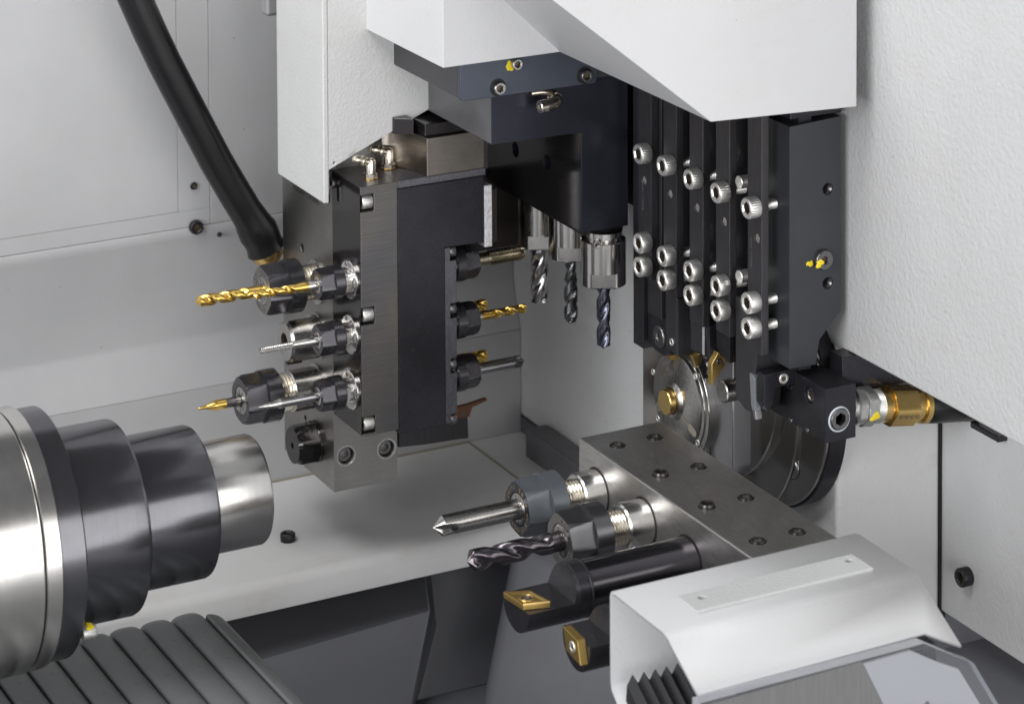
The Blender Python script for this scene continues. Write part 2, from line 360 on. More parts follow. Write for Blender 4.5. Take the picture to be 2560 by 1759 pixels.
def spot_tip(mb, org, d, t0, L, R, ph=0):
    """straight-shank spot drill end: two scooped flutes then a 90 degree point"""
    secs = []; n = 14; hgt = R
    for q in range(n+1):
        t = t0+(L-hgt)*q/n; k = smooth(0, 1, q/n*1.6); secs.append((t, flute(2, R, .55*k, -.1, .9, 0), ph+.25*q/n))
    for q in range(1, 6):
        s_ = q/5; fs = (lambda th, s_=s_: max(.02, 1-s_)*flute(2, R, .55, -.1, .9, 0)(th)); secs.append((t0+L-hgt+hgt*s_, fs, ph+.25))
    mb.sweep(org, d, secs, 56)
def tap_body(mb, org, d, t0, L, R, pitch, n=3, depth=.4, spiral=0, ph=0, th_d=.12):
    secs = []; st = pitch/4; k = 0; T = t0
    while T < t0+L-1e-6:
        tri = abs(((k % 4)/4)*2-1); taper = 1-.22*smooth(.86, 1, (T-t0)/L)
        def f(th, tri=tri, taper=taper):
            c = cos(n*th); g = smooth(.1, .6, c); return R*taper*((1-th_d*tri)*(1-g)+(1-depth)*g)
        secs.append((T, f, ph+(2*pi*(T-t0)/spiral if spiral else 0))); T += st; k += 1
    secs.append((t0+L+.2, lambda th: .5*R, 0)); mb.sweep(org, d, secs, 48)
def er_nut(t, org, d, R, L, mname, face, back=.42, hexes=6, text_s=None, shank=3, collet='steel', ap=.85, ph=None):
    if ph is None: ph = .349 if d[0] > 0 else -.349
    """org = centre of the nut's back face. Nut, collet"""
    hx = hexr(R*ap*.985, R, hexes, ph); c = L*.12
    mb = MB()
    mb.sweep(org, d, [(0, R*.8), (0, R*.95), (.6, R), (L*back, R), (L*back+.01, hx), (L-c, hx), (L, lambda th: min(hx(th), R*.88))], 96, cap0=True, cap1=False)
    nut = mb.build('collet_nut', mname, t, sharp=24)
    fm = MB().sweep(org, d, [(L, lambda th: min(hx(th), R*.88)), (L+.02, R*.84), (L, R*.56), (L-.5, R*.54)], 96, cap0=False, cap1=False)
    fm.build('nut_face', face, nut, sharp=40)
    slit = lambda th: R*.53
    cm = MB().sweep(org, d, [(L-.6, R*.53), (L-.2, R*.52), (L+.3, R*.44), (L+.3, shank+.25), (L-1.5, shank+.2)], 64, cap0=False, cap1=False)
    cl = cm.build('collet', collet, t, sharp=40)
    sm = MB(); a = V(d).normalized(); up = V((0, 0, 1)); e2 = a.cross(up)
    for k in range(8):
        th = 2*pi*k/8+.2; rad = up*cos(th)+e2*sin(th); tn = a.cross(rad)
        p0 = V(org)+a*(L+.33)+rad*(shank+.4); p1 = V(org)+a*(L+.33)+rad*(R*.445); w_ = tn*.28
        if (p1-p0).dot(rad) > .5: sm.add([p0-w_, p1-w_, p1+w_, p0+w_], [(0, 1, 2, 3)])
    if sm.f: sm.build('collet_slits', 'dark_gap', cl)
    return nut

XM, XP, ZM = (-1, 0, 0), (1, 0, 0), (0, 0, -1)

# ================================================================= SETTING
def back_wall():
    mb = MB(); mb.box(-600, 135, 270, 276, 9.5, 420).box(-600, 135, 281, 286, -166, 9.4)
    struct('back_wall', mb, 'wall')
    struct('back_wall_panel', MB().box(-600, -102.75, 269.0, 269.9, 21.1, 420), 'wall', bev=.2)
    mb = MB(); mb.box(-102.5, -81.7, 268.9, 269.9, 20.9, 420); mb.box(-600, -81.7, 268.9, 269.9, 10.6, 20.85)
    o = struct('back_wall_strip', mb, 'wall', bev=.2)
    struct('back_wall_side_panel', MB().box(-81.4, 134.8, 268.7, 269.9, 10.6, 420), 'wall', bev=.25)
    mb = MB()
    mb.prism([(282, 10.2), (268.4, 10.2), (267.9, 5.5), (269, 3), (276.5, -60), (275.6, -64), (266.4, -91.45), (282, -91.45)], 'x', -600, 134.8)
    mb.prism([(282, -91.7), (266.4, -91.7), (266, -159.8), (282, -159.8)], 'x', -600, 134.8)
    struct('back_wall_lower_panel', mb, 'wall', bev=.3, seg=3)
back_wall()
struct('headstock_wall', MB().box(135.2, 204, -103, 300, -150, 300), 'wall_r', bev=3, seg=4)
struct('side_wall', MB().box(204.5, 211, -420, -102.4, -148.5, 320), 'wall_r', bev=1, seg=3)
struct('seam_backing', MB().box(203, 207, -104, -90, -160, 300), 'dark_gap')
mb = MB(); mb.prism([(270, -160), (139, -160), (134.5, -161.3), (132, -165), (131, -177), (133, -178), (134.6, -166), (140, -163), (270, -163)], 'x', -600, 134.6)
struct('floor_sheet', mb, 'floor', sharp=50)
struct('floor_joint', MB().box(95.2, 96.6, 190, 267.5, -160.4, -159.5), 'joint')
struct('wall_joint', MB().box(-600, 95, 264.6, 266.6, -160.4, -159.3), 'joint')
# chip tray: moulded basin with a sloped shelf under the floor sheet and a broad pier under the gang block
def hull(name, pts, m, bev):
    bm = bmesh.new()
    for p in pts: bm.verts.new(V(p))
    bmesh.ops.convex_hull(bm, input=bm.verts); bmesh.ops.dissolve_limit(bm, angle_limit=radians(2), verts=bm.verts, edges=bm.edges)
    bm.verts.index_update(); mb = MB(); mb.add([v.co.copy() for v in bm.verts], [tuple(v.index for v in f.verts) for f in bm.faces]); bm.free()
    return struct(name, mb, m, bev=bev, seg=5)
struct('chip_tray', MB().box(-600, 520, -520, 262, -270, -262), 'tray')
hull('tray_shelf', [(-600, 205, -180), (36, 205, -184), (-600, 133, -231), (-11.4, 133, -229), (9, 140, -203), (-600, 130, -263), (-13, 130, -263), (44, 205, -263), (-600, 205, -263)], 'tray', 5)
hull('tray_recess', [(-14, 196, -180), (90, 190, -176), (-14, 180, -212), (90, 172, -200), (-14, 150, -263), (90, 146, -263), (-14, 225, -263), (90, 225, -263), (-14, 225, -176), (90, 225, -176)], 'tray', 3)
hull('tray_pier', [(58, 150, -171), (2, 96, -264), (120, -260, -264), (170, -230, -171), (400, 150, -171), (400, 150, -264), (400, -260, -171), (400, -260, -264)], 'tray', 18)
struct('tray_back', MB().box(-600, 520, 262, 268, -270, -166), 'tray')
struct('bed_block', MB().box(118, 134.6, 60, 229, -230, -142), 'beam', bev=2)
struct('bed_base', MB().box(134.8, 330, -103, 276, -262, -150.4), 'tray')
struct('bed_shoulder', MB().prism([(-40, -170), (180, -152), (180, -300), (-40, -300)], 'x', 100, 330) if False else MB().box(120, 330, -90, 138, -300, -151.5), 'black_sat', bev=4)

def wall_screw(name, org, d, R, L, label, m='screw_black', group='black screws in the enclosure walls'):
    t = thing(name, org, label, 'screw', group); cap_screw('screw_head', org, d, R, L, R*.5, t, m, knurl=False)
wall_screw('cap_screw', (-92.2, 267.5, 10.9+0), (0, -1, 0), 4.3, 4, 'black socket screw at the lower corner of the left wall strip')
wall_screw('cap_screw', (-92.8, 267.5, 36.4), (0, -1, 0), 2.4, .6, 'small black screw in the left wall strip, above the bigger one')
wall_screw('cap_screw', (-69, 180, -160), (0, 0, 1), 4.6, 4.8, 'blurred black cap screw standing on the floor sheet right of the spindle nose')
wall_screw('cap_screw', (206.4, -128.5, -119), XM, 5.2, 8, 'black round cap screw on the right wall panel beside the white hood')
wall_screw('cap_screw', (-77, 266, 4), (0, -1, 0), 1.4, 1.5, 'tiny black screw beside the corner of the left wall strip')
tag(MB().box(198, 204.4, -163, -138, -31.5, -28).build('stop_bar', 'black_sat', bev=.6), 'black flat bar sticking out under the large right cover', 'bar')
tag(MB().box(-62, -50, 222, 232, 148, 190).build('cable_clip', 'beam_light', bev=2.5), 'pale rounded bracket peeking out behind the left cover at the top', 'bracket')

# ================================================================= WAY COVER (bottom left)
t = thing('way_cover', (-230, -150, -150), 'grey ribbed telescopic way cover under the steel spindle', 'way cover')
for k in range(14):
    x1 = -174-k*17.6; x0 = x1-16.6; pr = []
    for q in range(11):
        a = pi*q/10; pr.append(((x0+x1)/2+8.3*cos(a), -134+4.2*sin(a)**.6))
    pr += [(x0, -142), (x1, -142)]
    mb = MB(); n = len(pr); vs = []; fs = []
    rows = [(62, -11, .92), (60, -5, .97), (56.5, -1.5, 1), (50, 0, 1), (-420, 0, 1)]
    for y, dz, s_ in rows: vs += [((x0+x1)/2+(px-(x0+x1)/2)*s_, y, pz+dz) for px, pz in pr]
    for j in range(len(rows)-1):
        for i in range(n): fs.append((j*n+i, j*n+(i+1) % n, (j+1)*n+(i+1) % n, (j+1)*n+i))
    fs.append(tuple(range(n))); fs.append(tuple((len(rows)-1)*n+i for i in range(n))); mb.add(vs, fs)
    s = mb.build('slat', 'slat', t, sharp=45)
    if k < 9:
        for yy in (28, -6, -60): MB().sweep(((x0+x1)/2, yy-k*1.5, -130.2), (0, 0, 1), [(0, 1.6), (.3, 1.5), (.5, .8)], 16).build('rivet', 'slat', s)
mb = MB(); pr = [(-173.5, -142), (-173.5, -130.5)]+[(-173.5+14*sin(a), -144.5+14*cos(a)) for a in [radians(10*q) for q in range(1, 9)]]+[(-159, -190), (-173.5, -190)]
mb.prism(pr, 'y', -420, 50); mb.build('side_skirt', 'slat', t, bev=1.5, seg=3)
MB().box(-424, -173, -420, 48, -150, -141.5).build('slat_carrier', 'dark_gap', t)

# ================================================================= SUB SPINDLE (left)
SY, SZ = 5, -47
t = thing('sub_spindle', (-300, SY, SZ-65), 'large stepped spindle nose of bright steel and black collars pointing right', 'spindle')
o = (0, SY, SZ)
def lathe(secs, name, m, n=128): return MB().sweep(o, XP, secs, n).build(name, m, t, sharp=30)
lathe([(-206, 28.4), (-164, 28.4), (-162.6, 27.6), (-162.2, 26.6), (-162.2, 12), (-185, 12)], 'nose', 'steel_bright')
lathe([(-246, 38.8), (-198, 38.8), (-196.6, 38.3), (-196, 37.2)], 'middle_sleeve', 'sleeve_black')
lathe([(-284, 49), (-239.5, 49), (-238, 48.4), (-237.3, 47.2)], 'large_sleeve', 'sleeve_black')
lathe([(-289.3, 61), (-289, 62), (-277, 62), (-276.2, 61.2)], 'front_collar', 'sleeve_black')
lathe([(-297.8, 63.4), (-297.3, 64.1), (-290, 64.1), (-289.3, 63.2)], 'steel_ring', 'steel_bright')
lathe([(-299, 63), (-297.5, 63)], 'ring_groove', 'dark_gap')
kn = lambda th: 64.4*(1+.0022*cos(150*th))
lathe([(-760, 64.6), (-299.6, 64.6), (-299, 64)], 'spindle_housing', 'steel_bright')
# screw in the collar face, yellow paint dab
sg = cap_screw('collar_screw', (-276.2, -46, -80), XP, 3.4, 7, 1.6, t, 'zinc')
blob(MB(), (-272.5, -47, -76.9), (0, -.3, .95), 2.3, 2).build('paint_mark', 'paint_yellow', sg)

# ================================================================= COOLANT HOSE (upper left)
t = thing('coolant_hose', (-60, 225, 0), 'thick black coolant hose slanting down behind the left cover', 'hose')
P0 = [(-163.8, 225, 212.4), (-153.4, 225, 188.0), (-144.8, 225, 167.6), (-136.1, 225, 147.2), (-126.7, 225, 126.7), (-116.2, 225, 105.8), (-105.6, 225, 84.8), (-95.0, 225, 63.7), (-84.2, 225, 44.4), (-76.0, 225, 30.3)]
pts = []; rad = []
for i in range(len(P0)-1):
    for q in range(6):
        k = q/6; pts.append(V(P0[i]).lerp(V(P0[i+1]), k)); rad.append(10.2)
tail = [((-76.0, 225, 30.3), 10.2), ((-72.9, 225, 25.4), 10.5), ((-70.8, 225, 21.1), 11.3), ((-67.9, 225, 16.2), 12.3), ((-65.6, 225, 11.8), 11.7), ((-64.1, 225, 8.1), 11.3), ((-62.5, 225, 4.4), 12.2)]
for p, r in tail: pts.append(V(p)); rad.append(r)
MB().tube(pts, rad, 40).build('hose_body', 'rubber', t, sharp=60)
MB().sweep((-62.8, 225, 5.4), (.25, 0, -1), [(0, 9.6), (6, 9.6), (7, 9), (7, 7), (16, 7)], 40).build('ferrule', 'brass', t)

# ================================================================= BACK TOOL BLOCK (steel, behind)
t = thing('steel_tool_block', (-35, 178, -118), 'tall ground steel tool block with engraved number behind the black drill block', 'tool block')
ct = MB()
for x, z in ((-48.2, -98), (-21.9, -98.7)): ct.cyl((x, 139, z), (0, 1, 0), 6, 4.9, 32)
ct.cyl((-57, 184.3, 15.4), XP, 6, 2.6, 24); ct.cyl((-57, 182, -88), XP, 6, 1.6, 24)
for z in (0, -31.5, -63): ct.cyl((-57, 146.5, z+5), XP, 5, 2.2, 20)
MB().box(-56, -14.8, 140.05, 214, -118.6, 100).build('block_body', 'steel_plate', t, bev=.6, cut=ct)
for x, z in ((-48.2, -98), (-21.9, -98.7)):
    s = MB().sweep((x, 145.5, z), (0, -1, 0), [(0, 4.6), (2.6, 4.6), (3, 4.1), (3, hexr(2.4)), (0, hexr(2.4)), (0, .01)], 48, cap1=False).build('recessed_screw', 'screw_dark', t)
    MB().sweep((x, 139.99, z), (0, -1, 0), [(-1.4, 4.9), (.05, 5.7), (.05, 6.1), (-.2, 6.1)], 48, cap0=False, cap1=False).build('countersink', 'steel_bright', s)
mb = MB(); text(mb, 'HQF2007  13E08095', 4.6, (-56.1, 178, 49.5), (0, -1, 0), (0, 0, 1))
mb.build('engraved_number', 'ink', t)

# ================================================================= CENTRAL BLACK DRILL BLOCK
t = thing('cross_drill_block', (-20, 120, -74), 'black arch-shaped cross drilling block with milled front corner', 'tool block')
ct = MB()
for z in (64.5, -1.5, -65.4): ct.box(-57, -47.5, 99, 109, z-5, z+5)
MB().box(-56, -32.42, 100.02, 139.9, -71.5, 74.4).build('front_corner_plate', 'milled', t, bev=.5, cut=ct)
mb = MB().prism([(-32.4, -74.2), (-2, -74.2), (-2, 31), (23.6, 30.2), (23.6, 69.8), (-32.4, 69.8)], 'y', 100, 139.5)
mb.build('arch_body', 'black_sat', t, bev=.5)
MB().prism([(-32.4, 69.82), (25.5, 69.82), (25.5, 74.2), (-32.4, 74.2)], 'y', 101.2, 139.5).build('top_rail', 'milled_grey', t, bev=.4)
MB().box(-56.15, -56.02, 100.6, 139, -71, 73.8).build('side_face_plate', 'black_glossy', t)
for z in (64.5, -1.5, -65.4): cap_screw('pocket_screw', (-47.8, 104.2, z), XM, 4.1, 6.5, 2, t, 'screw_bright')
MB().box(23.7, 28.6, 99.4, 128, 27.4, 64).build('bright_key', 'silver_edge', t, bev=.3)
MB().box(28.7, 34, 103.5, 128, 28.5, 60).build('brown_spacer', 'dark_brown', t, bev=.3)
MB().box(0, 96, 160, 168, 3.5, 52).build('brown_plate', 'dark_brown', t, bev=.3)
ct = MB()
for z in (27, -7.2, -40, -73): ct.box(1.5, 8, 99, 108, z-4.6, z+4.2)
MB().box(-1.95, 5.6, 100.4, 130, -74, 30.6).build('bearing_plate', 'milled_grey', t, bev=.4, cut=ct)
for z in (27.2, -6.8, -39.8, -72.6): cap_screw('side_cap_screw', (1.6, 104, z), XP, 3.4, 4.2, 1.8, t, 'screw_dark')

# left facing small spindles and their tools
def small_spindle(z, d, x0, idx, label, group):
    s = -1 if d == XM else 1
    t = thing('drill_spindle', (x0, 113.5, z-10), label, 'collet spindle', group)
    o = (x0, 113.5, z)
    if d == XM:
        MB().sweep(o, d, [(0, 11.2), (1.4, 11.2), (1.9, 10.6), (1.9, 7.4)], 64, cap0=False).build('flange_ring', 'steel_bright', t)
        for a in (0, 2.1, 4.2):
            cap_screw('flange_screw', (x0-1.8, 113.5+9*sin(a+.3), z+9*cos(a+.3)), d, 1.1, .5, .5, t, 'screw_dark', knurl=False)
        MB().sweep(o, d, [(1.8, 7.2), (2.2, hexr(6.6)), (6.6, hexr(6.6)), (7, 7)], 48).build('hex_collar', 'steel_bright', t)
        er_nut(t, (x0-6.8, 113.5, z), d, 9.7, 15, 'nut_black', 'nut_black', shank=2.9, ap=.84)
    else:
        MB().sweep(o, d, [(0, 8), (3, 8)], 48).build('spindle_neck', 'steel', t)
        er_nut(t, (x0+2.4, 113.5, z), d, 10.6, 15.4, 'nut_black', 'nut_black', shank=3.6, ap=.83)
    return t
GS = 'small collet spindles on the left face of the black block'
small_spindle(17.2, XM, -56.2, 0, 'upper small black collet nut holding the short gold drill', GS)
small_spindle(-15.3, XM, -56.2, 1, 'middle small black collet nut holding the thin thread tap', GS)
small_spindle(-48, XM, -56.2, 2, 'lowest small black collet nut holding the slim pointed carbide bit', GS)
GR = 'collet spindles on the right side of the black block'
small_spindle(15.6, XP, 5.7, 3, 'black collet nut pointing right with the coarse oily tap', GR)
small_spindle(-18.6, XP, 5.7, 4, 'black collet nut pointing right with the small gold drill', GR)
small_spindle(-50.3, XP, 5.7, 5, 'black collet nut pointing right with the round grey spot drill', GR)

def tool(name, org, label, cat, group=None): return thing(name, org, label, cat, group)
Y1 = 113.5
# gold small drill left
o = (-78.2, Y1, 17.2); t = tool('twist_drill', o, 'small gold twist drill with steel shank, in front of the larger gold drill', 'drill bit')
MB().sweep(o, XM, [(-2, 2.9), (5, 2.9), (5.4, 2.8)], 40).build('shank', 'steel_bright', t)
mb = MB(); mb.sweep(o, XM, [(5.3, 2.85), (9, 2.85), (11.5, 2.35), (13.5, 2.35)], 40); drill_body(mb, o, XM, 13.4, 25.6, 2.45, 20, ph=.6, fade=3, depth=.5); mb.build('fluted_body', 'gold', t, sharp=40)
# tap left
o = (-78.2, Y1, -15.3); t = tool('thread_tap', o, 'thin bright steel thread tap pointing left over the round steel holder', 'tap')
MB().sweep(o, XM, [(-2, 2.7), (6, 2.7), (8, 2.4), (14, 1.9), (15, 1.8)], 32).build('shank', 'steel_bright', t)
mb = MB(); tap_body(mb, o, XM, 15, 20.5, 2.0, 1.1, 3, ph=.5, th_d=.16); mb.build('threaded_body', 'steel', t, sharp=40)
# spot left
o = (-78.2, Y1, -48); t = tool('spot_drill', o, 'slim steel spot drill with needle-like point, above the black plug', 'drill bit')
MB().sweep(o, XM, [(-2, 2.8), (23, 2.8)], 40, cap1=False).build('shank', 'carbide', t)
mb = MB(); secs = []
for q in range(15):
    k = q/14; secs.append((22.9+13.8*k, (lambda th, k=k: (2.8*(1-k**1.6*.98))*(1-.4*smooth(-.1, .8, cos(2*th))*smooth(0, .3, k)*(1-smooth(.75, 1, k)))), .2))
mb.sweep(o, XM, secs, 40); mb.build('point', 'steel_bright', t)
# right facing tools
o = (23.2, Y1, 15.6); t = tool('thread_tap', o, 'coarse oily steel tap pointing right beside the wall corner', 'tap')
MB().sweep(o, XP, [(-2, 3.8), (9, 3.8), (10, 3.9)], 40).build('shank', 'tap_bronze', t)
mb = MB(); tap_body(mb, o, XP, 9.8, 23.5, 4.6, 1.5, 3, ph=1.1, th_d=.2); mb.build('threaded_body', 'tap_bronze', t, sharp=40)
o = (23.2, Y1, -18.6); t = tool('twist_drill', o, 'small gold twist drill pointing right from the middle nut', 'drill bit')
MB().sweep(o, XP, [(-2, 2.7), (4.6, 2.7)], 40).build('shank', 'steel_bright', t)
mb = MB(); mb.sweep(o, XP, [(4.6, 2.7), (9, 2.7), (12, 2.5)], 40); drill_body(mb, o, XP, 12, 23.8, 2.7, 18, ph=.2, fade=3, depth=.5); mb.build('fluted_body', 'gold', t, sharp=40)
o = (23.2, Y1, -50.3); t = tool('spot_drill', o, 'round grey spot drill pointing right below the gold drill', 'drill bit')
MB().sweep(o, XP, [(-2, 3.5), (26, 3.5)], 40, cap1=False).build('shank', 'carbide', t)
mb = MB(); spot_tip(mb, o, XP, 25.9, 8.2, 3.5, ph=.9); mb.build('point', 'tap_dark', t, sharp=40)
# gold tools further back, seen behind the right nuts
for z, lab, L, m, w_ in ((-.5, 'stubby bronze-gold tool end behind the oily tap', 66, 'copper', 4.2), (-31.2, 'gold drill end behind the small gold drill pointing right', 73, 'gold', 3.6), (-63.3, 'gold drill end behind the grey spot drill', 73, 'gold', 4.2)):
    o = (-14.6, 163, z); t = tool('rear_drill', o, lab, 'drill bit', 'gold tools on the far side of the steel block')
    er_nut(t, (-10, 163, z), XP, 12, 14, 'nut_black', 'nut_black', shank=4.4, ap=.84)
    MB().sweep(o, XP, [(0, 8), (5, 8)], 32).build('sleeve', 'steel', t)
    mb = MB(); mb.sweep(o, XP, [(5, w_), (40, w_)], 32); drill_body(mb, o, XP, 40, L-40, w_, 26, ph=.3, fade=3); mb.build('fluted_body', m, t, sharp=40)
# lowest right: dark turning holder with brown blade
t = thing('turning_holder', (10, 150, -103), 'dark tool holder with a brown blade at the foot of the black block', 'tool holder')
MB().prism([(-13, -82), (6, -82), (6, -86), (33.5, -90), (34, -103.6), (28, -103), (4, -102), (-13, -100.5)], 'y', 142, 160).build('holder_body', 'black_barmat', t, bev=.8)
MB().prism([(24, -89.5), (24, -82.6), (33, -82.2), (45.8, -80.6), (46.2, -82), (36, -84.4), (34, -89.8)], 'y', 141, 144).build('brown_blade', 'copper', t, bev=.3)
cap_screw('blade_screw', (29.5, 141, -87), (0, -1, 0), 1.5, .5, .7, t, 'screw_dark', knurl=False)
# ---- big holders on the back block (left side)
YB = 163
def holder(z, y, nut_back, nut_len, R, sleeve, label, face, mat_n='nut_black', thread=True, shank=3.4):
    t = thing('collet_holder', (-56, y, z-R), label, 'collet holder', 'collet holders on the left face of the steel block')
    mb = MB(); x = -56.02
    mb.sweep((x, y, z), XM, [(0, 13.2), (1.4, 13.2), (1.6, 12)]+([(sleeve-1, 12), (sleeve, 11.2)] if sleeve > 2 else []), 64); mb.build('sleeve', 'steel', t)
    L = abs(nut_back-x); mb = MB(); mb.sweep((x, y, z), XM, thread_secs(sleeve-.5 if sleeve > 2 else 1.6, L+1, 10.6, .8, 2.), 64); mb.build('thread', 'nickel', t, sharp=20)
    n = er_nut(t, (nut_back, y, z), XM, R, nut_len, mat_n, face, shank=shank, ap=.84)
    return t, n
t, n = holder(1.2, YB, -68.3, 23, 15.6, 2, 'large black collet nut with lettered grey face below the hose end', 'nut_face')
mb = MB(); ring_text(mb, 'TS TOOLS', 3.3, (-91.38, YB, 1.2), XM, 11, radians(-70), radians(60)); ring_text(mb, 'ER 16', 3.0, (-91.38, YB, 1.2), XM, 11, radians(215), radians(160)); mb.build('lettering', 'ink', n)
t, n = holder(-62.2, YB, -83, 22.5, 15.2, 19, 'large black collet nut with tapered gold cutter, lowest on the steel block', 'nut_black')
# gold large drill
o = (-91.3, YB, 1.2); t = tool('twist_drill', o, 'long gold twist drill, the longest tool pointing left', 'drill bit')
mb = MB(); mb.sweep(o, XM, [(-2, 3.3), (9, 3.3)], 40); drill_body(mb, o, XM, 9, 32.8, 3.5, 25, ph=1.9, fade=4, depth=.5); mb.build('fluted_body', 'gold', t, sharp=40)
# taper gold cutter
o = (-105.5, YB, -62.2); t = tool('tapered_cutter', o, 'gold tapered ball-nose cutter on a steel shank, leftmost low tool', 'milling cutter')
MB().sweep(o, XM, [(-2, 2.9), (9.4, 2.9), (9.8, 3.1)], 40).build('shank', 'steel', t)
mb = MB(); secs = []
for q in range(19):
    k = q/18; r = 3.1 if k < .3 else 3.1-2.2*smooth(.3, .86, k) ; r = r if k < .86 else .95
    if k > .97: r = .5
    secs.append((9.8+16.6*k, (lambda th, r=r, k=k: r*(1-.28*smooth(0, .7, cos(2*th))*smooth(.02, .3, k))), .7+.5*k))
mb.sweep(o, XM, secs, 40); mb.build('gold_head', 'gold', t, sharp=40)
# round steel holder without nut
o = (-56.02, 162, -31.2); t = thing('round_holder', o, 'bright round steel holder with an empty bore between the two large black nuts', 'tool holder')
flat = lambda th: min(12.6, 11.2/max(.01, cos(((th-.35+pi) % (2*pi))-pi)) if cos(th-.35) > .1 else 12.6)
MB().sweep(o, XM, [(0, 13.4), (1.2, 13.4), (1.4, 12.6), (4, 12.6), (4, flat), (20, flat), (21.6, lambda th: flat(th)-1.4), (21.7, 5), (12, 4.6), (12, .1)], 96, cap1=False).build('holder_body', 'steel', t, sharp=28)
MB().box(-77.3, -68, 158.5, 161.3, -44.4, -39.5).build('slot_plug', 'dark_brown', t)
# plug
o = (-56.02, 166, -96.5); t = thing('hex_plug', o, 'black hexagonal blanking plug at the foot of the steel block', 'plug')
MB().sweep(o, XM, [(0, 12.2), (1.8, 12.2), (2.2, 12.0), (2.2, hexr(11, 12.8, ph=.25)), (13.5, hexr(11, 12.8, ph=.25)), (15.5, lambda th: min(hexr(11, 12.8, ph=.25)(th), 10.5)), (15.5, 1.8), (13, 1.6)], 96).build('plug_body', 'black_glossy', t, sharp=24)

# ================================================================= LEFT COVER
t = thing('left_cover', (-50, 150, 61), 'off-white textured sheet cover standing upright behind the drills', 'cover')
mb = MB().prism([(188, 61.5), (120.05, 61.5), (120.05, 240), (188, 240)], 'x', -70, -66.6)
mb.build('side_panel', 'white', t, bev=.8, seg=3)
mb = MB().prism([(-66.55, 66), (-66.55, 80.6), (-21.8, 99.7), (10, 113), (10, 240), (-66.55, 240)], 'y', 120.1, 122.5)
mb.build('front_panel', 'white', t, bev=.4, cut=MB().cyl((-63.2, 119, 84.5), (0, 1, 0), 6, .7, 16))

# small elbow + bolt near it
o = (-61, 137, 66); t = thing('pipe_clip', o, 'small bright steel clip screw squeezed between cover and black block', 'screw')
cap_screw('clip_head', (-56.2, 135.5, 68), XM, 3.2, 3, 1.5, t, 'screw_dark')
MB().cyl((-60, 137.5, 56), (0, 0, 1), 12, 1.6, 20).build('clip_pin', 'steel_bright', t)

# ================================================================= MOTOR/STEEL BLOCK ON TOP
t = thing('steel_spacer', (0, 125, 74), 'bronze-toned steel block with concave side on top of the black block', 'block')
arc = [(-13-15*(1-cos(radians(a))), 100+30*sin(radians(a))) for a in range(0, 91, 10)]
MB().prism([(-13, 100.8)]+[(x-0, y+.8) for x, y in arc[1:]]+[(-28, 160), (24.5, 160), (24.5, 100.8)], 'z', 74.25, 96.8).build('spacer_body', 'brown_steel', t, bev=.4, sharp=25)
t = thing('black_clamp', (0, 125, 97), 'pair of glossy black clamp pieces lying on the bronze-toned steel block', 'clamp')
MB().box(-12.6, 30, 104, 149, 96.9, 104.2).build('clamp_bar', 'black_glossy', t, bev=.5)
MB().prism([(-26, 118), (-16.5, 111), (-16.5, 149), (-26, 149)], 'z', 96.9, 106.5).build('clamp_pad', 'black_glossy', t, bev=.5)
MB().cyl((-8, 128, 104), (0, 0, 1), 3, 4.5).build('clamp_boss', 'black_glossy', t)

def grease(o, label):
    t = thing('grease_elbow', o, label, 'grease fitting', 'nickel grease elbows on the black block'); x, y, z = o
    MB().sweep(o, (0, 0, 1), [(0, 4.4), (.6, 4.4), (.8, 3.6)], 40).build('seal_ring', 'brass', t)
    MB().sweep(o, (0, 0, 1), [(.7, hexr(3.6)), (3, hexr(3.6)), (3.3, 3.3), (3.4, 3.1), (9.6, 3.1), (11.2, 2.6), (12, 1.6), (12.3, .4)], 48).build('elbow_body', 'nickel_light', t)
    d = V((-.93, .05, .30)).normalized(); q = V((x, y, z+9.4))
    MB().sweep(q, d, [(0, 2.6), (3, 2.6), (3.3, 2.0), (3.8, 2.0), (4.3, 2.8), (5.2, 3.1), (6.2, 2.8), (6.6, 1.8), (7.2, 1.8), (7.8, 2.5), (9.6, 2.5), (11.2, 1.5), (11.3, .6), (10.8, .4)], 40).build('nipple', 'nickel', t, sharp=35)
grease((-43.2, 113.8, 74.4), 'front nickel grease elbow, nearer the black corner')
grease((-25.5, 127, 74.4), 'rear nickel grease elbow beside the bronze-toned block')

# ================================================================= BRACKET WITH VERTICAL TOOLS
t = thing('drilling_bracket', (50, 80, 48), 'dark blue-black bracket hanging over the three vertical tools', 'bracket')
ct = MB()
for y, z in ((120.4, 76), (80.4, 78.5)): ct.cyl((54, y, z), XP, 14, 4.6, 40)
mb = MB().prism([(-2.3, 107), (55.4, 106.4), (55.4, 48.1), (86, 47.8), (86, 136.8), (-2.3, 136.8)], 'y', 39.2, 157)
mb.build('bracket_body', 'black_blue', t, bev=.5, cut=ct)
MB().box(55.2, 55.38, 39.8, 156.6, 48.6, 106).build('polished_inner_face', 'black_glossy', t, cut=ct)
MB().box(-2.3, 84, 157.05, 198, 107, 136.8).build('rear_arm', 'beam', t, bev=.5)
MB().box(-2.48, -2.32, 39.8, 156.6, 107.6, 136.4).build('arm_side', 'beam', t)
MB().box(57.5, 84.5, 42, 155, 45.3, 47.7).build('sealing_plate', 'black_glossy', t, bev=.6)
t = thing('support_beam', (30, 120, 137), 'dark grey steel beam under the overhead cover with a blue-grey end plate', 'beam')
MB().box(-24.6, 86, 37.1, 196, 137.2, 168).build('beam_body', 'beam_dark', t, bev=.5)
mb = MB().prism([(-24.6, 138), (-23, 135.6), (61.7, 135.4), (63, 138), (63, 168), (-24.6, 168)], 'y', 34.2, 37)
mb.build('end_plate', 'plate_blue', t, bev=.4)
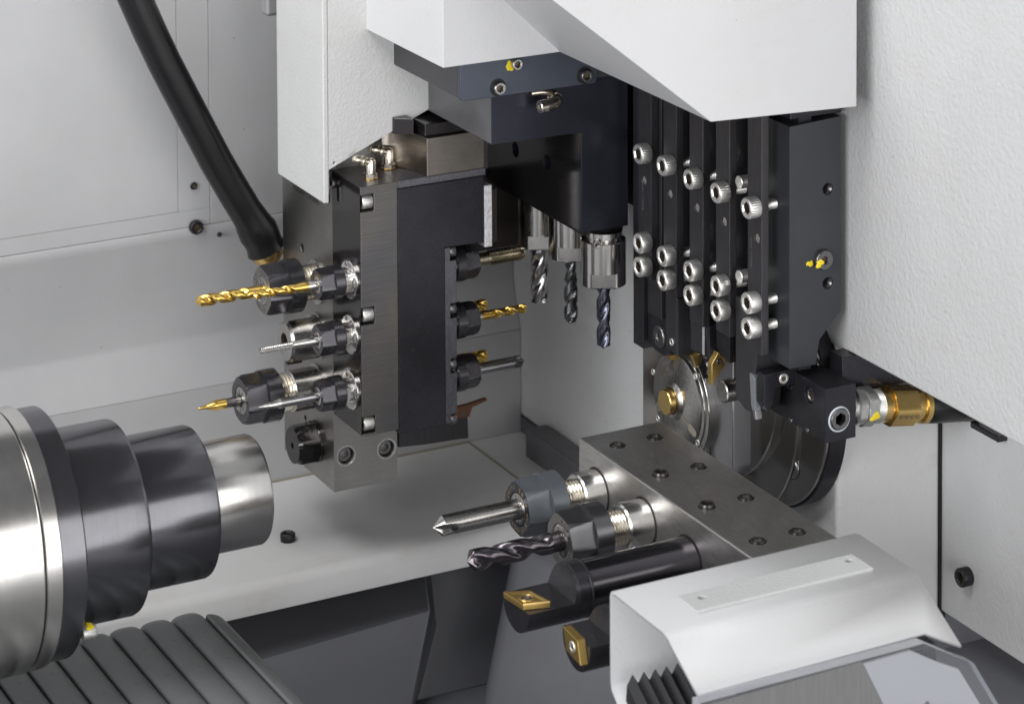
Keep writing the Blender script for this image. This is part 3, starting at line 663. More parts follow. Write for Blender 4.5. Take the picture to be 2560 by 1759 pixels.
for x in (-1, 54.7):
    MB().sweep((x, 34.15, 140.9), (0, -1, 0), [(0, 5.0), (.1, 5.0), (.12, 4.3)], 40).build('screw_recess', 'screw_black', t)
    cap_screw('plate_screw', (x+.3, 34.2, 140.7), (0, -1, 0), 3.6, 3.2, 1.8, t, 'screw_dark' if x > 0 else 'steel', knurl=False)
s = cap_screw('marked_screw', (10.5, 34.1, 153), (0, -1, 0), 3.2, 3, 1.6, t, 'zinc')
blob(MB(), (6.5, 34.1, 151.9), (0, -1, 0), 2.5, 1).build('paint_mark', 'paint_yellow', s)
# hydraulic fitting on bracket
o = (31, 39, 128.5); t = thing('air_fitting', o, 'small nickel elbow fitting on the blue-black bracket', 'fitting')
MB().sweep((37, 39.1, 129), (0, -1, 0), [(0, 4), (1, 4), (1.2, hexr(3.6)), (4, hexr(3.6)), (4.2, 2.6), (6, 2.6)], 40).build('hex_base', 'nickel', t)
MB().tube([(37, 35, 129), (35.5, 32, 128.9), (33, 30, 128.6), (27, 29, 128), (24, 29, 127.7)], [3.3, 3.6, 3.6, 3.2, 3.0], 24).build('elbow', 'nickel_light', t)
MB().sweep((27.5, 29, 128), (-1, 0, -.05), [(0, 3.4), (.5, 3.8), (4.5, 3.8), (5, 3.3), (5, 1.5), (3, 1.2)], 32).build('collet_sleeve', 'nickel_light', t)
MB().tube([(35, 37, 131), (33, 35, 133.5), (28, 35.5, 134.3), (22, 37, 134)], [1.8, 1.8, 1.7, 1.6], 12).build('tube_stub', 'nickel', t)

def vert(y, zb, ztop, lab_s, R=13.2):
    o = (73, y, zb); t = thing('vertical_sleeve', o, lab_s, 'tool sleeve', 'polished sleeves under the bracket')
    base = (73, y, ztop); H = ztop-zb
    fl = lambda th: min(R, (R*.82)/max(.01, abs(cos(th-.45)))) 
    MB().sweep(base, ZM, [(0, R*.84), (3, R*.84), (3.2, R*.72), (5, R*.72), (5.2, R*.97), (5.6, R), (H-9, R), (H-8.9, fl), (H-.8, fl), (H, lambda th: fl(th)-.9), (H, 4), (H-2, 4)], 96).build('sleeve_body', 'steel_v', t, sharp=28)
    cap_screw('clamp_screw', (73-R*.66, y-R*.55, ztop-5), (-.3, -1, 0), 2.2, 3, 1.1, t, 'screw_dark')
    return t
vert(45.3, 14, 46, 'nearest polished sleeve under the bracket, holding the blue-grey drill')
vert(84.5, 18.5, 50, 'middle polished sleeve under the bracket, holding the dark spiral tap')
vert(124, 14.2, 50, 'farthest polished sleeve under the bracket, holding the end mill', R=12.8)
o = (73, 45.3, 14); t = tool('twist_drill', o, 'blue-grey twist drill hanging straight down', 'drill bit')
mb = MB(); mb.sweep(o, ZM, [(-3, 4), (1, 4)], 40); drill_body(mb, o, ZM, .5, 38, 4.1, 34, ph=1.0, depth=.5, fade=1.5, a=-.1, tip=.6); mb.build('fluted_body', 'tialn_blue', t, sharp=40)
o = (73, 84.5, 18.5); t = tool('spiral_tap', o, 'dark spiral-flute thread tap hanging down between two tools', 'tap')
mb = MB(); mb.sweep(o, ZM, [(-3, 3.3), (2, 3.3)], 40); drill_body(mb, o, ZM, 1.5, 12.5, 3.4, 24, n=2, ph=.3, flat=True, depth=.35, fade=3); tap_body(mb, o, ZM, 13, 26, 4.2, 1.3, 2, spiral=24, depth=.42, ph=1.2, th_d=.15); mb.build('threaded_body', 'tap_dark', t, sharp=40)
o = (73, 124, 14.2); t = tool('end_mill', o, 'bright carbide end mill hanging down under the farthest sleeve', 'milling cutter')
mb = MB(); mb.sweep(o, ZM, [(-3, 5.2), (4, 5.2)], 40); drill_body(mb, o, ZM, 3, 31, 5.5, 46, n=3, ph=.2, depth=.34, flat=True, fade=6, a=-.3, b=.8); mb.build('fluted_body', 'carbide', t, sharp=40)

# ================================================================= GANG CLAMP BARS
t = thing('gang_back_plate', (106, -30, 0), 'black tool post plate behind the row of clamp bars', 'tool post')
MB().box(104, 112, -112, 44, 8, 176).box(104, 112, 44.02, 78, 50, 176).build('back_plate', 'black', t)
GB = 'clamp bars with bright socket screws'
bars = [((11, 25.5), 14.6, 24, 'leftmost black clamp bar with three bright screws next to the bracket'),
        ((-17, -3), -11.9, 22, 'second black clamp bar from the bracket, three bright screws'),
        ((-45.3, -31.2), -40.8, 14, 'middle black clamp bar in the row of five'),
        ((-73, -59), -69.3, 17, 'fourth black clamp bar, above the gold kite-shaped insert'),
        ((-105.2, -91.5), -100.6, 17, 'rightmost black clamp bar beside the grey post')]
for i, ((y0, y1), ys, zb, lab) in enumerate(bars):
    t = thing('clamp_bar', (87, (y0+y1)/2, zb), lab, 'clamp bar', GB)
    hz = 82-2
    ct = MB().cyl((84, (y0+y1)/2+1-.8*i, 79.5), XP, 8, 2.5, 24)
    MB().box(85, 89.6, y0, y1, zb, 176).build('bar_body', 'black_barmat', t, bev=.35, cut=ct)
    MB().sweep((88.9, (y0+y1)/2+1-.8*i, 79.5), XM, thread_secs(0, 3, 2.45, .5, .9)+[(3, 1.7), (0, 1.6)], 24, cap0=False).build('threaded_hole', 'screw_bright', t)
    for z in (96.9, 45.4, 31.6):
        s = cap_screw('clamp_screw', (84.9, ys, z), XM, 5.7, 6.9, 2.9, t, 'screw_bright', ph=.3*z)
        MB().sweep((89.6, ys-0, z), XP, thread_secs(0, 7.5, 2.9, .4, 1.0)+[(8.5, 2)], 24).build('screw_end', 'screw_bright', s, sharp=20)
    if i in (0, 4):
        mb = MB(); text(mb, 'NTK  CTDPL', 3.0, (84.93, y1-3.2 if i == 4 else y0+9.5, 70), (0, 0, -1), (0, -1, 0)); mb.build('engraved_text', 'ink_grey', t)
for z, lab in ((104, 'upper of two plain bright pin ends between the fourth and fifth clamp bars'), (52, 'lower of two plain bright pin ends between the fourth and fifth clamp bars')):
    tag(MB().cyl((96, -79, z), XM, 9, 3.6, 32).build('pin_end', 'screw_bright'), lab, 'pin', 'bright pin ends between the clamp bars')

# tool shanks below the bars
GT = 'square turning tool shanks clamped in the row'
def shank(name, poly, y0, y1, label, m='black_barmat'):
    """poly: (x,z) outline"""
    t = thing(name, ((poly[0][0]), (y0+y1)/2, min(p[1] for p in poly)), label, 'turning tool', GT)
    return t
t = thing('turning_tool', (96, 31, -20.5), 'leftmost plain black square tool shank at the end of the row', 'turning tool', GT)
MB().box(88, 103, 25.2, 36.8, -20.8, 160).build('shank', 'black', t, bev=.3)
t = thing('turning_tool', (96, 15, -16), 'black turning tool with a round button screw above the brass bar', 'turning tool', GT)
MB().box(90, 103, 8, 24, 1, 160).build('shank', 'black_barmat', t, bev=.3)
MB().prism([(24.8, 2), (24.8, -16.5), (17, -19.2), (7, -19.8), (1, -17), (1, 2)], 'x', 90.5, 101).build('tool_head', 'black', t, bev=.7)
cap_screw('button_screw', (90.4, 8.6, -8.4), XM, 6.2, 2.6, 1.6, t, 'screw_dark', knurl=False)
MB().prism([(13, -17.5), (8, -21.5), (5.5, -22.5), (4, -19)], 'x', 94, 97.5).build('insert', 'insert_gold', t, bev=.3)
t = thing('turning_tool', (96, -7, -14), 'black turning tool with a bright ground edge and tiny star screw', 'turning tool', GT)
MB().prism([(0.5, 20), (-13.6, 20), (-13.6, -13), (.5, -12.2)], 'x', 88.2, 104).build('shank', 'black_barmat', t, bev=.3)
MB().box(87.6, 88.1, -13.6, -11.9, -12.8, 22).build('ground_edge', 'milled_grey', t)
cap_screw('star_screw', (88.1, -6.9, -6.6), XM, 2.1, .8, 1, t, 'screw_bright', knurl=False)
MB().prism([(98.6, -12), (102.8, -13), (101.4, -17.3), (98.3, -20.3), (95, -13)], 'y', -17, -13.9).build('insert', 'insert_gold', t, bev=.3)
t = thing('turning_tool', (96, -35, -8), 'black turning tool whose slanted foot holds the big gold kite insert', 'turning tool', GT)
MB().prism([(-27, 14), (-42, 14), (-42.2, -3), (-27.3, -4)], 'x', 88, 90).build('shank', 'black_barmat', t, bev=.3)
MB().prism([(88.2, 14), (104, 14), (104, -4), (97, -6.5), (91.5, .5), (89, -4.8)], 'y', -46.5, -28).build('tool_head', 'black', t, bev=.4)
MB().box(87.5, 87.95, -42.3, -40.4, -3, 14).build('ground_edge', 'silver_edge', t)
s = MB().prism([(91.6, .8), (96.4, -6.6), (87.2, -17.3), (87.3, -5.2)], 'y', -51, -46.6).build('insert', 'insert_gold', t, bev=.35, seg=2)
MB().prism([(95, 0), (103, -1), (103, -6), (97, -6)], 'y', -49.4, -46).build('insert_seat', 'insert_gold', s, bev=.3)
cap_screw('insert_screw', (91.9, -51, -4.4), (0, -1, 0), 1.6, .35, .7, s, 'screw_dark', knurl=False)
t = thing('turning_tool', (96, -62, 0), 'black turning tool shank to the right of the gold kite insert', 'turning tool', GT)
MB().prism([(-55.5, 17), (-69, 17), (-69, 1), (-60, 3), (-55.5, 6)], 'x', 87.4, 104).build('shank', 'black_sat', t, bev=.3)
MB().prism([(-66, 4), (-74.5, 1.8), (-76, -6), (-70, -1)], 'x', 92, 95).build('insert_edge', 'insert_gold', t, bev=.3)
t = thing('parting_tool', (96, -85, -20), 'black parting tool with a grey carbide blade at the low end of the row', 'turning tool')
MB().prism([(-74, 40), (-92.4, 40), (-95, 20), (-94.8, -12), (-91, -19.4), (-84, -19.5), (-74.6, -16.2)], 'x', 88, 104).build('shank', 'black_barmat', t, bev=.4)
b = MB().prism([(-91.2, 3), (-94.8, 3), (-96.8, 1), (-97.4, -17.6), (-95, -18.6), (-93, -14)], 'x', 86.2, 89.6).build('blade', 'grey_blade', t, bev=.2)
MB().prism([(-94.2, -14.8), (-97.4, -16), (-98.2, -20.4), (-95.6, -20.2)], 'x', 86, 90).build('cutting_tip', 'carbide', b, bev=.2)
h = MB().prism([(86.8, 6.2), (108, 6.5), (108, -2), (94, -2.3), (92.4, -11), (89.5, -14.6), (86.8, -10)], 'y', -105, -97.6).build('clamp_head', 'black_sat', t, bev=.5)
cap_screw('head_screw', (99, -105, 2.3), (0, -1, 0), 2.9, .9, 1.3, h, 'screw_bright', knurl=False)
MB().box(96, 104, -92, -78, -8, 40).build('rear_shim', 'milled_grey', t, bev=.3)

# ================================================================= GREY POST
t = thing('tool_post', (112, -100, 11), 'smooth grey-black upright post with a yellow-marked screw', 'tool post')
ct = MB()
for x, z in ((120.7, 105.1), (120.8, 53.8)): ct.cyl((x, -116, z), (0, 1, 0), 9, 3.3, 32)
MB().prism([(96.4, 11), (113.3, 10.6), (115.4, 23.8), (129, 37.5), (129, 143.5), (96.4, 142)], 'y', -115, -86).build('post_body', 'post', t, bev=.5, cut=ct)
for x, z in ((120.7, 105.1), (120.8, 53.8)): MB().sweep((x, -107.4, z), (0, -1, 0), thread_secs(0, 6.5, 3.25, .5, 1.2), 32, cap0=True, cap1=False).build('threaded_hole', 'screw_dark', t, sharp=20)
s = cap_screw('button_screw', (117.3, -115.1, 67.4), (0, -1, 0), 5.4, 2.8, 1.8, t, 'screw_dark', knurl=False)
mb = MB(); blob(mb, (113.6, -117.85, 66.4), (-.2, -1, 0), 2.2, 3); mb.build('paint_mark', 'paint_yellow', s)
blob(MB(), (109.2, -115.05, 66.2), (0, -1, 0), 1.8, 5).build('paint_dab', 'paint_yellow', t)
t = thing('post_cap', (120, -100, 143), 'dark top clamp between the grey post and the overhead cover', 'clamp')
MB().box(98, 131, -113, -86, 145, 152).build('cap_plate', 'black', t, bev=.5)

# ================================================================= HEADSTOCK FACE
t = thing('headstock_face', (120, 0, -110), 'layered turned steel discs and plates around the guide bush', 'machine face')
def disc(y, z, R, x0, x1, m, name, n=128): return MB().sweep((x1, y, z), XM, [(0, R), (x1-x0-.8, R), (x1-x0-.2, R-.5), (x1-x0, R-1)], n).build(name, m, t, sharp=30)
disc(-48, -26, 63.5, 122.5, 135, 'disc_steel', 'outer_disc')
MB().sweep((135, -48, -26), XM, [(0, 64.6), (10, 64.6)], 128).build('disc_rim', 'black', t)
disc(-8, -29.5, 79.4, 119.5, 134.9, 'disc_steel', 'rear_flange')
disc(-7, -18.6, 67.4, 114.5, 134.8, 'disc_steel', 'middle_flange')
def rr_poly(y0, y1, z0, z1, r):
    out = []
    for cy_, cz_, a0 in ((y1-r, z1-r, 0), (y0+r, z1-r, 90), (y0+r, z0+r, 180), (y1-r, z0+r, 270)):
        for q in range(6): a = radians(a0+18*q); out.append((cy_+r*cos(a), cz_+r*sin(a)))
    return out
MB().prism(rr_poly(-47.8, 46, -76, 6, 9), 'x', 103, 134).build('housing_plate', 'housing', t, bev=.8)
MB().box(99.5, 102.9, -24.1, 45.8, -120, 6).build('bush_plate', 'disc_steel', t, bev=.4)
cap_screw('disc_screw', (122.5, -78, -60), XM, 7, 1.5, 3, t, 'screw_dark', knurl=False)
GY, GZ = 4, -45.3
t = thing('guide_bush', (100, GY, GZ-30), 'round steel guide bush cap with three slots around the brass bar', 'guide bush')
MB().sweep((103, GY, GZ), XM, [(0, 33.6), (4, 33.6), (4.3, 33.2), (4.3, 30), (4.7, 29.8), (5, 29.4), (5, 26.8), (4.3, 26.8)], 128).build('bush_flange', 'disc_steel', t, sharp=24)
MB().sweep((99, GY, GZ), XM, [(0, 26.6), (1.2, 26.4), (1.6, 25.6), (3.6, 11), (5.4, 9.2), (5.6, 8.8), (5.6, 7.6), (2, 7.5)], 128, cap0=False).build('bush_cap', 'steel', t, sharp=24)
for a in (-10, 45, 128, -130, -75, 190):
    a = radians(a); c_ = (98.2, GY+28.2*sin(a)*-1, GZ+28.2*cos(a))
    cap_screw('flange_screw', c_, XM, 1.9, .7, .8, t, 'screw_bright', knurl=False)
for a in (2, 122, 242):
    a = radians(a); mb = MB(); u = V((0, -sin(a), cos(a))); n_ = V((0, cos(a), sin(a)))
    def P_(r, w_, x): return V((x, GY, GZ))+u*r+n_*w_
    xs = lambda r: 97.35-2*(25.6-r)/14.6-.12
    for r0, r1, w0, w1 in ((8.6, 17, .45, .45), (17, 19, .45, 2.6), (19, 23.5, 2.6, 2.6), (23.5, 25.4, 2.6, 1.4)):
        mb.add([P_(r0, -w0, xs(r0)), P_(r1, -w1, xs(r1)), P_(r1, w1, xs(r1)), P_(r0, w0, xs(r0))], [(0, 1, 2, 3)])
    mb.build('wrench_slot', 'nickel', t)
tag(MB().sweep((110, GY, GZ), XM, [(0, 7.2), (20.2, 7.2), (20.7, 6.8), (20.7, .1)], 64).build('brass_bar', ['brass'], sharp=30), 'round brass bar stock sticking out of the guide bush', 'bar stock')
bb = bpy.data.objects['brass_bar']; bb.data.materials.append(M['brass_cut'])
for p in bb.data.polygons:
    if p.normal.x < -.9: p.material_index = 1
o = (95, -48.7, -22.8); t = thing('locating_pin', o, 'thick steel pin end with turned face right of the gold kite insert', 'pin')
MB().sweep(o, XP, [(0, 5.6), (.5, 6.2), (20, 6.2)], 64).build('pin_body', 'steel', t)
MB().prism([(-36, -8), (-56, -28), (-62, -18), (-46, -2)], 'x', 104, 108.9).build('pin_arm', 'black_barmat', t, bev=.5)
tag(MB().sweep((99, -20.5, -18.5), XP, [(0, 6), (.8, 7), (8, 7)], 48).build('black_stub', 'black_glossy', sharp=30), 'glossy black round stub between the two gold inserts', 'stub')

# ================================================================= COOLANT BLOCK + FITTING
t = thing('coolant_block', (116, -100, -24), 'black rectangular coolant block with a large socket plug', 'coolant block')
ct = MB().cyl((115, -137, -12.6), (0, 1, 0), 6, 6.2, 40)
for y, z in ((-118.9, -3.6), (-97.5, -4.2)): ct.cyl((105, y, z), XP, 5, 4.2, 32)
MB().box(106.4, 125.3, -135, -66, -24.4, 4.8).build('block_body', 'black', t, bev=.5, cut=ct)
s = MB().sweep((115, -132, -12.6), (0, -1, 0), [(0, 5.9), (3.6, 5.9), (4, 5.3), (4, hexr(3.1)), (0, hexr(3.1)), (0, .1)], 60, cap1=False).build('socket_plug', 'screw_dark', t)
MB().sweep((114.7, -135, -12.8), (0, -1, 0), [(-.4, 5.8), (.3, 5.9), (.5, 6.5), (-.1, 7.0)], 60, cap0=False, cap1=False).build('sealant_ring', 'sealant', s)
for y, z in ((-118.9, -3.6), (-97.5, -4.2)): cap_screw('recessed_screw', (109.6, y, z), XM, 3.9, 2.6, 1.8, t, 'screw_dark', knurl=False)
for y in (-101, -117): MB().sweep((106.3, y, -23.2), XM, [(0, 1.6), (.6, 1.4), (.7, .6)], 16).build('small_plug', 'screw_dark', t)
tag(MB().box(125.4, 200, -122, -110, -6.5, 14.6).build('manifold_arm', 'black_sat', bev=.5), 'black flat manifold arm above the brass fitting', 'bar')
o = V((127, -128, -10.6)); d = V((1, 0, -.155))
t = thing('hose_fitting', o, 'zinc and brass hose fitting with yellow paint spot, right of the coolant block', 'fitting')
MB().sweep(o, d, [(-1.6, 7), (0, 7), (.5, hexr(9.4, 10)), (5, hexr(9.4, 10)), (5.5, 8.6), (6, hexr(9.6, 10.4, ph=.3)), (12, hexr(9.6, 10.4, ph=.3)), (12.5, 9)], 72).build('zinc_nut', 'zinc', t, sharp=25)
MB().sweep(o, d, thread_secs(12.5, 18, 8.9, .5, 1.2), 64).build('thread', 'screw_bright', t, sharp=20)
h = MB().sweep(o, d, [(17.8, 8), (18, 8.6), (23, 8.6), (23.4, 8.2), (23.5, hexr(9.9, 10.9, ph=.5)), (38.6, hexr(9.9, 10.9, ph=.5)), (39, 8.6), (44.5, 8.6), (44.8, 9.9), (47.8, 10), (49, 9.2)], 72).build('brass_nut', 'brass', t, sharp=25)
mb = MB(); dn = d.normalized()
for k in range(4):
    c_ = o+dn*(25.8+k*3.5)+V((0, -10.35, -2.6)); up = V((0, 0, 1)); r0 = []
    for q in range(20):
        a = 2*pi*q/20; r0.append(c_+dn*1.35*cos(a)+up*1.35*sin(a)); 
    r1 = [c_+(p-c_)*.78 for p in r0]; mb.add(r0+r1, [(q, (q+1) % 20, 20+(q+1) % 20, 20+q) for q in range(20)])
    a = c_+(dn+up)*.8; b = c_-(dn+up)*.8; w_ = (dn-up)*.14; mb.add([a-w_, a+w_, b+w_, b-w_], [(0, 1, 2, 3)])
mb.build('stamped_marks', 'ink', h)
blob(MB(), o+dn*9+V((0, -10.0, -2.2)), (0, -1, -.12), 2.6, 4).build('paint_mark', 'paint_yellow', t)
pts = [o+dn*46, o+dn*60, o+dn*80+V((0, 0, 0)), V((216, -128, -29)), V((245, -126, -38))]
tag(MB().tube([o+dn*44, o+dn*49, o+dn*51, o+dn*60, V((200, -128, -21.5)), V((205.5, -128, -22.5))], [8, 9, 9.9, 9.9, 9.9, 9.9], 32).build('black_hose', 'rubber', sharp=50), 'black hose leaving the brass fitting under the right cover', 'hose')

# ================================================================= OVERHEAD COVER
t = thing('overhead_cover', (40, 0, 160), 'off-white folded sheet cover overhanging the tools at the top', 'cover')
mb = MB()
A = [(-42, 420, 160), (-42, 20, 160), (31.4, 20, 160), (31.4, -141.5, 159.6), (121, -141.5, 156), (121, 420, 156)]
D = (-69.4, -141.5, 240); E_ = (-42, 20, 229); F_ = (-42, 20, 240); G_ = (-42, 420, 240); Hh = (121, -141.5, 240); I_ = (121, 420, 240)
vs = A+[D, E_, F_, G_, Hh, I_]
fs = [(0, 1, 7, 8, 9), (1, 2, 7), (2, 3, 6, 7), (7, 6, 8), (3, 4, 10, 6), (4, 5, 11, 10), (0, 9, 11, 5), (8, 6, 10, 11, 9)]
mb.add(vs, fs)
ov = mb.build('cover_shell', 'white_smooth', t, sharp=20)
md = ov.modifiers.new('thick', 'SOLIDIFY'); md.thickness = .002; md.offset = -1
md = ov.modifiers.new('bevel', 'BEVEL'); md.width = .0012; md.segments = 3; md.limit_method = 'ANGLE'; md.angle_limit = radians(25); md.harden_normals = True

# ================================================================= RIGHT COVER
t = thing('right_cover', (134, -350, 15), 'large off-white textured cover hanging at the right edge', 'cover')
MB().prism([(-115.2, 15), (-320, 15), (-320, 330), (-115.2, 330)], 'x', 133, 136).build('main_sheet', 'white_coarse', t, bev=1.3, seg=4)
MB().prism([(-115, 14.6), (-115, 155), (-78, 155), (-78, 12)], 'x', 134.2, 136).build('rear_flange', 'white', t, bev=.5)
blob(MB(), (133, -117, 155), (-1, 0, 0), 2.2, 4).build('paint_mark', 'paint_yellow', t)

# ================================================================= GANG BLOCK (lower right)
t = thing('gang_tool_block', (48, -140, -90), 'ground steel gang tool block with two rows of set screws', 'tool block')
MB().box(22.7, 74.5, -262, -15.4, -92, -46.9).build('block_body', 'gang_steel', t, bev=1.0, seg=3)
for i, y in enumerate((-35.2, -81.6, -129, -178)):
    for x in (36.2, 60): set_screw((x, y, -46.9), (0, 0, 1), 4.1, t, 'set_black', out=2.0 if (x < 40 and i in (1, 2)) else .9)
GH = 'collet holders on the gang block'
def gang_holder(y, z, xs, R, mn, face, label, shank):
    t = thing('collet_holder', (22.6, y, z-R), label, 'collet holder', GH)
    o = (22.65, y, z); L = 22.65-xs
    MB().sweep(o, XM, [(0, 12.2), (L-1.2, 12.2), (L-.2, 11.4), (L, 10.8)], 80).build('sleeve', 'steel_bright', t)
    MB().sweep(o, XM, [(.12, 13.2), (.14, 12.1)], 80, cap0=False, cap1=False).build('bore_edge', 'ink', t)
    MB().sweep(o, XM, thread_secs(L-.3, L+13, 9.6, .6, 2.0), 128).build('thread', 'nickel', t, sharp=20)
    n = er_nut(t, (22.65-L-11.2, y, z), XM, R, 24.6, mn, face, shank=shank, ap=.84)
    return t, n
t, n1 = gang_holder(-36.8, -69.6, 9, 16.2, 'nut_grey', 'nut_grey_face', 'grey-blue collet nut holder with the bright spot drill, on the steel gang block', 5.4)
fx = 22.65-13.65-11.2-24.6-.06
mb = MB(); ring_text(mb, 'ER16', 3.4, (fx, -36.8, -69.6), XM, 11.2, radians(14), radians(62)); ring_text(mb, 'REGO-FIX', 3.2, (fx, -36.8, -69.6), XM, 11.2, radians(225), radians(120)); ring_text(mb, 'SWISS', 2.4, (fx, -36.8, -69.6), XM, 11.4, radians(-75), radians(-20)); ring_text(mb, 'MH', 2.4, (fx, -36.8, -69.6), XM, 11, radians(86), radians(98))
mb.build('lettering', 'ink_gold', n1)
t, n2 = gang_holder(-87.6, -67.6, 7.5, 15.8, 'nut_steel_grey', 'nut_face', 'black collet nut holder with the dark twist drill, on the steel gang block', 5.2)
mb = MB(); ring_text(mb, 'ALPS TOOL', 3.2, (fx-1.5, -87.6, -67.6), XM, 11, radians(10), radians(150)); mb.build('lettering', 'ink', n2)
o = (fx, -36.8, -69.6); t = tool('spot_drill', o, 'bright steel spot drill in the grey-blue nut', 'drill bit')
MB().sweep(o, XM, [(-2, 5.4), (37, 5.4)], 56, cap1=False).build('shank', 'steel', t)
mb = MB(); spot_tip(mb, o, XM, 36.9, 14, 5.4, ph=1.0); mb.build('point', 'steel', t, sharp=40)
o = (fx-1.5, -87.6, -67.6); t = tool('twist_drill', o, 'dark violet-grey twist drill above the boring bar', 'drill bit')
MB().sweep(o, XM, [(-2, 5.2), (6, 5.2), (6.6, 5.3)], 48).build('shank', 'tialn', t)
mb = MB(); drill_body(mb, o, XM, 6.5, 48.2, 5.6, 46, ph=2.2, fade=8, depth=.52, tip=.6); mb.build('fluted_body', 'tialn', t, sharp=40)

def boring(y, z, x_fl, x_tip, R, label, flat_z, ins_top):
    t = thing('boring_bar', (0, y, z-R), label, 'boring bar', 'black boring bars in the gang block')
    MB().sweep((22.65, y, z), XM, [(0, R-1), (22.65-x_fl, R-1)], 96).build('bar', 'bar_black', t)
    MB().sweep((22.65, y, z), XM, [(.12, R), (.14, R-1.1)], 80, cap0=False, cap1=False).build('bore_edge', 'ink', t)
    MB().sweep((x_fl+.2, y, z), XM, [(0, R-.6), (.4, R+.1), (1.4, R+.1), (1.7, R-.3), (2.4, R-.3), (2.6, R), (8.5, R), (9, R-.5)], 96).build('flange', 'black', t, sharp=28)
    pr = []
    for q in range(25):
        a = pi+(pi)*q/24; pr.append((y+R*cos(a), z+R*sin(a)))
    pr = [(yy, min(zz, flat_z)) for yy, zz in pr]; pr.append((y+R*.99, flat_z)); pr.insert(0, (y-R*.99, flat_z))
    mb = MB().prism(pr, 'x', x_tip, x_fl-8.6); mb.build('head', 'black', t, bev=.6, sharp=28)
    # scooped shoulder between head and flange
    mb = MB(); rows = []
    for q in range(9):
        k = q/8; x = x_fl-8.8-3.2*(1-k)**1.8-1.2*sin(pi*k)*0-1.2*k; zt = flat_z+(z+R-flat_z)*k; w_ = sqrt(max(.01, R*R-(zt-z)**2)); rows.append((x, zt, w_))
    vs = []; 
    for x, zt, w_ in rows: vs += [(x, y-w_, zt), (x, y+w_, zt), (x_fl-8.4, y+w_, zt), (x_fl-8.4, y-w_, zt)]
    fs = [(0, 1, 2, 3), (32, 35, 34, 33)]
    for j in range(8):
        for k in range(4): fs.append((j*4+k, j*4+(k+1) % 4, j*4+4+(k+1) % 4, j*4+4+k))
    mb.add(vs, fs); mb.build('shoulder', 'black_barmat', t, sharp=50)
    return t
t = boring(-133, -72.4, -40.5, -78.5, 14.3, 'large black boring bar with a gold insert lying flat', -72.6, None)
s = MB().prism([(-81, -124.4), (-78.9, -141.8), (-65.4, -145.4), (-68.4, -129.4)], 'z', -72.5, -69.8).build('insert', 'insert_gold', t, bev=.3)
op = [(-81, -124.4), (-78.9, -141.8), (-65.4, -145.4), (-68.4, -129.4)]; cx_, cy_ = -73.6, -135.2
ip = [(cx_+(x-cx_)*.86, cy_+(y-cy_)*.86) for x, y in op]; mp_ = [(cx_+(x-cx_)*.62, cy_+(y-cy_)*.62) for x, y in op]
mb = MB(); vs = [(x, y, -69.8) for x, y in op]+[(x, y, -69.1) for x, y in [(cx_+(x-cx_)*.97, cy_+(y-cy_)*.97) for x, y in op]]+[(x, y, -69.2) for x, y in ip]+[(x, y, -69.7) for x, y in mp_]
mb.add(vs, [(4*j+k, 4*j+(k+1) % 4, 4*j+4+(k+1) % 4, 4*j+4+k) for j in range(3) for k in range(4)])
mb.build('chip_breaker', 'insert_gold', s, sharp=10)
MB().sweep((-73.6, -135.2, -69.85), (0, 0, 1), [(0, 4.2), (.5, 4.0), (.6, 3.4), (.2, 2.8)], 40, cap0=False, cap1=False).build('insert_boss', 'insert_gold', s)
cap_screw('insert_screw', (-73.6, -135.2, -69.9), (0, 0, 1), 2.9, .35, 1.4, s, 'screw_dark', knurl=False)
t = boring(-181, -74.5, -44, -70.5, 14, 'lower black boring bar with an upright gold insert beside the white hood', -71.5, None)
s = MB().prism([(-176, -67.6), (-190.4, -69), (-193.6, -80.2), (-179, -78.4)], 'x', -75, -70.6).build('insert', 'insert_gold', t, bev=.3)
cap_screw('insert_screw', (-74.9, -185.5, -74), XM, 2.9, .6, 1.2, s, 'screw_bright', knurl=False)

# ================================================================= WHITE HOOD
t = thing('tool_hood', (0, -260, -110), 'white folded sheet hood with raised strip covering the gang block end', 'cover')
prof = [(-230, -130), (-229.5, -92), (-226, -87), (-219.6, -81.5), (-219, -78), (-219, -37.2), (-219.8, -35.4), (-221.5, -35), (-267, -35.3), (-271, -36.6), (-273.4, -38.4)]
mb = MB(); n = len(prof); vs = [(-72, y, z) for y, z in prof]+[(68, y, z) for y, z in prof]
vs += [(-72, -297, -52), (54, -296, -51.4), (68, -305.4, -56.8)]
mb.add(vs, [(i, i+1, n+i+1, n+i) for i in range(n-1)]+[(n-1, 2*n, 2*n+1, 2*n+2, 2*n-1)])
hd = mb.build('hood_sheet', 'hood', t, sharp=70)
for md_ in ('SOLIDIFY',):
    md = hd.modifiers.new('thick', 'SOLIDIFY'); md.thickness = .0018; md.offset = 1
MB().box(-49.6, 50, -260.2, -241.6, -34.9, -31.8).build('raised_strip', 'hood_rough', t, bev=.5, cut=MB().cyl((-40, -248.6, -36), (0, 0, 1), 8, 1.9, 20).cyl((44.2, -247.6, -36), (0, 0, 1), 8, 1.9, 20))
for x, y in ((-40, -248.6), (44.2, -247.6)):
    MB().sweep((x, y, -34.6), (0, 0, 1), [(0, 1.9), (.4, 1.85), (1.4, 1.4)], 20).build('sunk_screw', 'brown_steel', t)
MB().box(68.1, 69.6, -262, -221, -120, -38).build('end_panel', 'white', t, bev=.6)
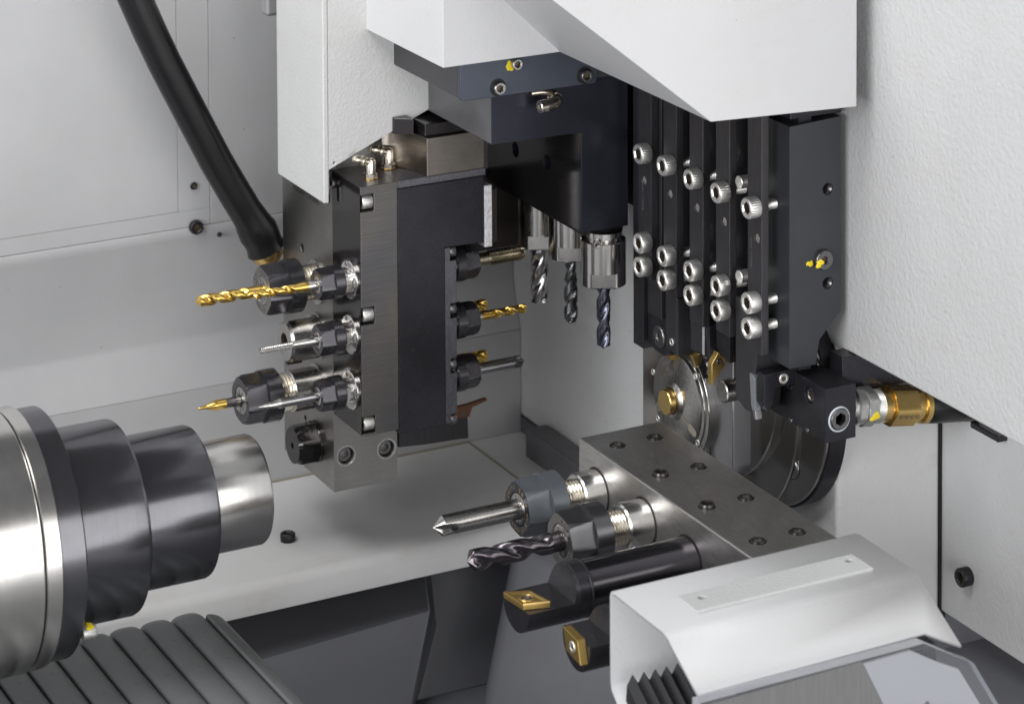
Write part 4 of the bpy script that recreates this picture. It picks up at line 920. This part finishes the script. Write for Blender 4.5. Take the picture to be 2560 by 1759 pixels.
# bellows
t = thing('bellows', (-55, -250, -130), 'black pleated rubber bellows inside the open left end of the hood', 'bellows')
mb = MB(); pr = []
x = -69.5; k = 0
while x < -36: pr.append((x, 0 if k % 2 == 0 else 5)); x += 3.1; k += 1
n = len(pr); top = []; 
def bp(x, o_, s_): return (x, -229-s_*75, -76+o_*.95-s_*46)
vs = [bp(x, o_, 0) for x, o_ in pr]+[bp(x, o_, 1) for x, o_ in pr]+[(x, -228, -84) for x, o_ in pr]+[(x, -300, -132) for x, o_ in pr]
fs = []
for i in range(n-1): fs += [(i, i+1, n+i+1, n+i), (i+1, i, 2*n+i, 2*n+i+1), (2*n+i, 2*n+i+1, 3*n+i+1, 3*n+i)]
fs += [(0, n, 3*n, 2*n), (n-1, 2*n+n-1, 3*n+n-1, n+n-1)]
mb.add(vs, fs); mb.build('pleats', 'bellow', t, sharp=20)
# acrylic window
t = thing('acrylic_window', (0, -300, -140), 'thick clear acrylic window with a cut corner in front of the hood', 'window')
pl = [(-76, -150), (-76, -50.2), (46.6, -49.6), (65.5, -60.4), (75.6, -65.6), (92, -92), (112, -128), (120, -150)]
pn = MB().prism(pl, 'y', -306, -299.5).build('pane', ['acrylic', 'acrylic_edge'], t)
for f_ in pn.data.polygons: f_.material_index = 0 if abs(f_.normal.y) > .9 else 1
t = thing('hood_backing', (0, -296, -150), 'brownish ribbed metal sheet and pale panel seen through the acrylic window', 'panel')
mb = MB(); mb.prism([(-68, -150), (-68, -57), (18, -55.6), (66, -150)], 'y', -297, -295.5); mb.build('metal_sheet', 'guard', t)
mb = MB(); mb.prism([(18.4, -56.6), (45, -56.2), (62, -66), (73, -71.5), (88, -95), (108, -130), (116, -150), (66.6, -150)], 'y', -297.5, -295.8); mb.build('pale_panel', 'backing', t); MB().cyl((54.5, -297.6, -84), (0, -1, 0), .8, 1.2, 16, .2).build('panel_rivet', 'screw_dark', t)
tag(MB().box(-30, 66, -290, -262, -140, -60).build('hood_core', 'black_sat', bev=1), 'dark slide body inside the white hood', 'slide')
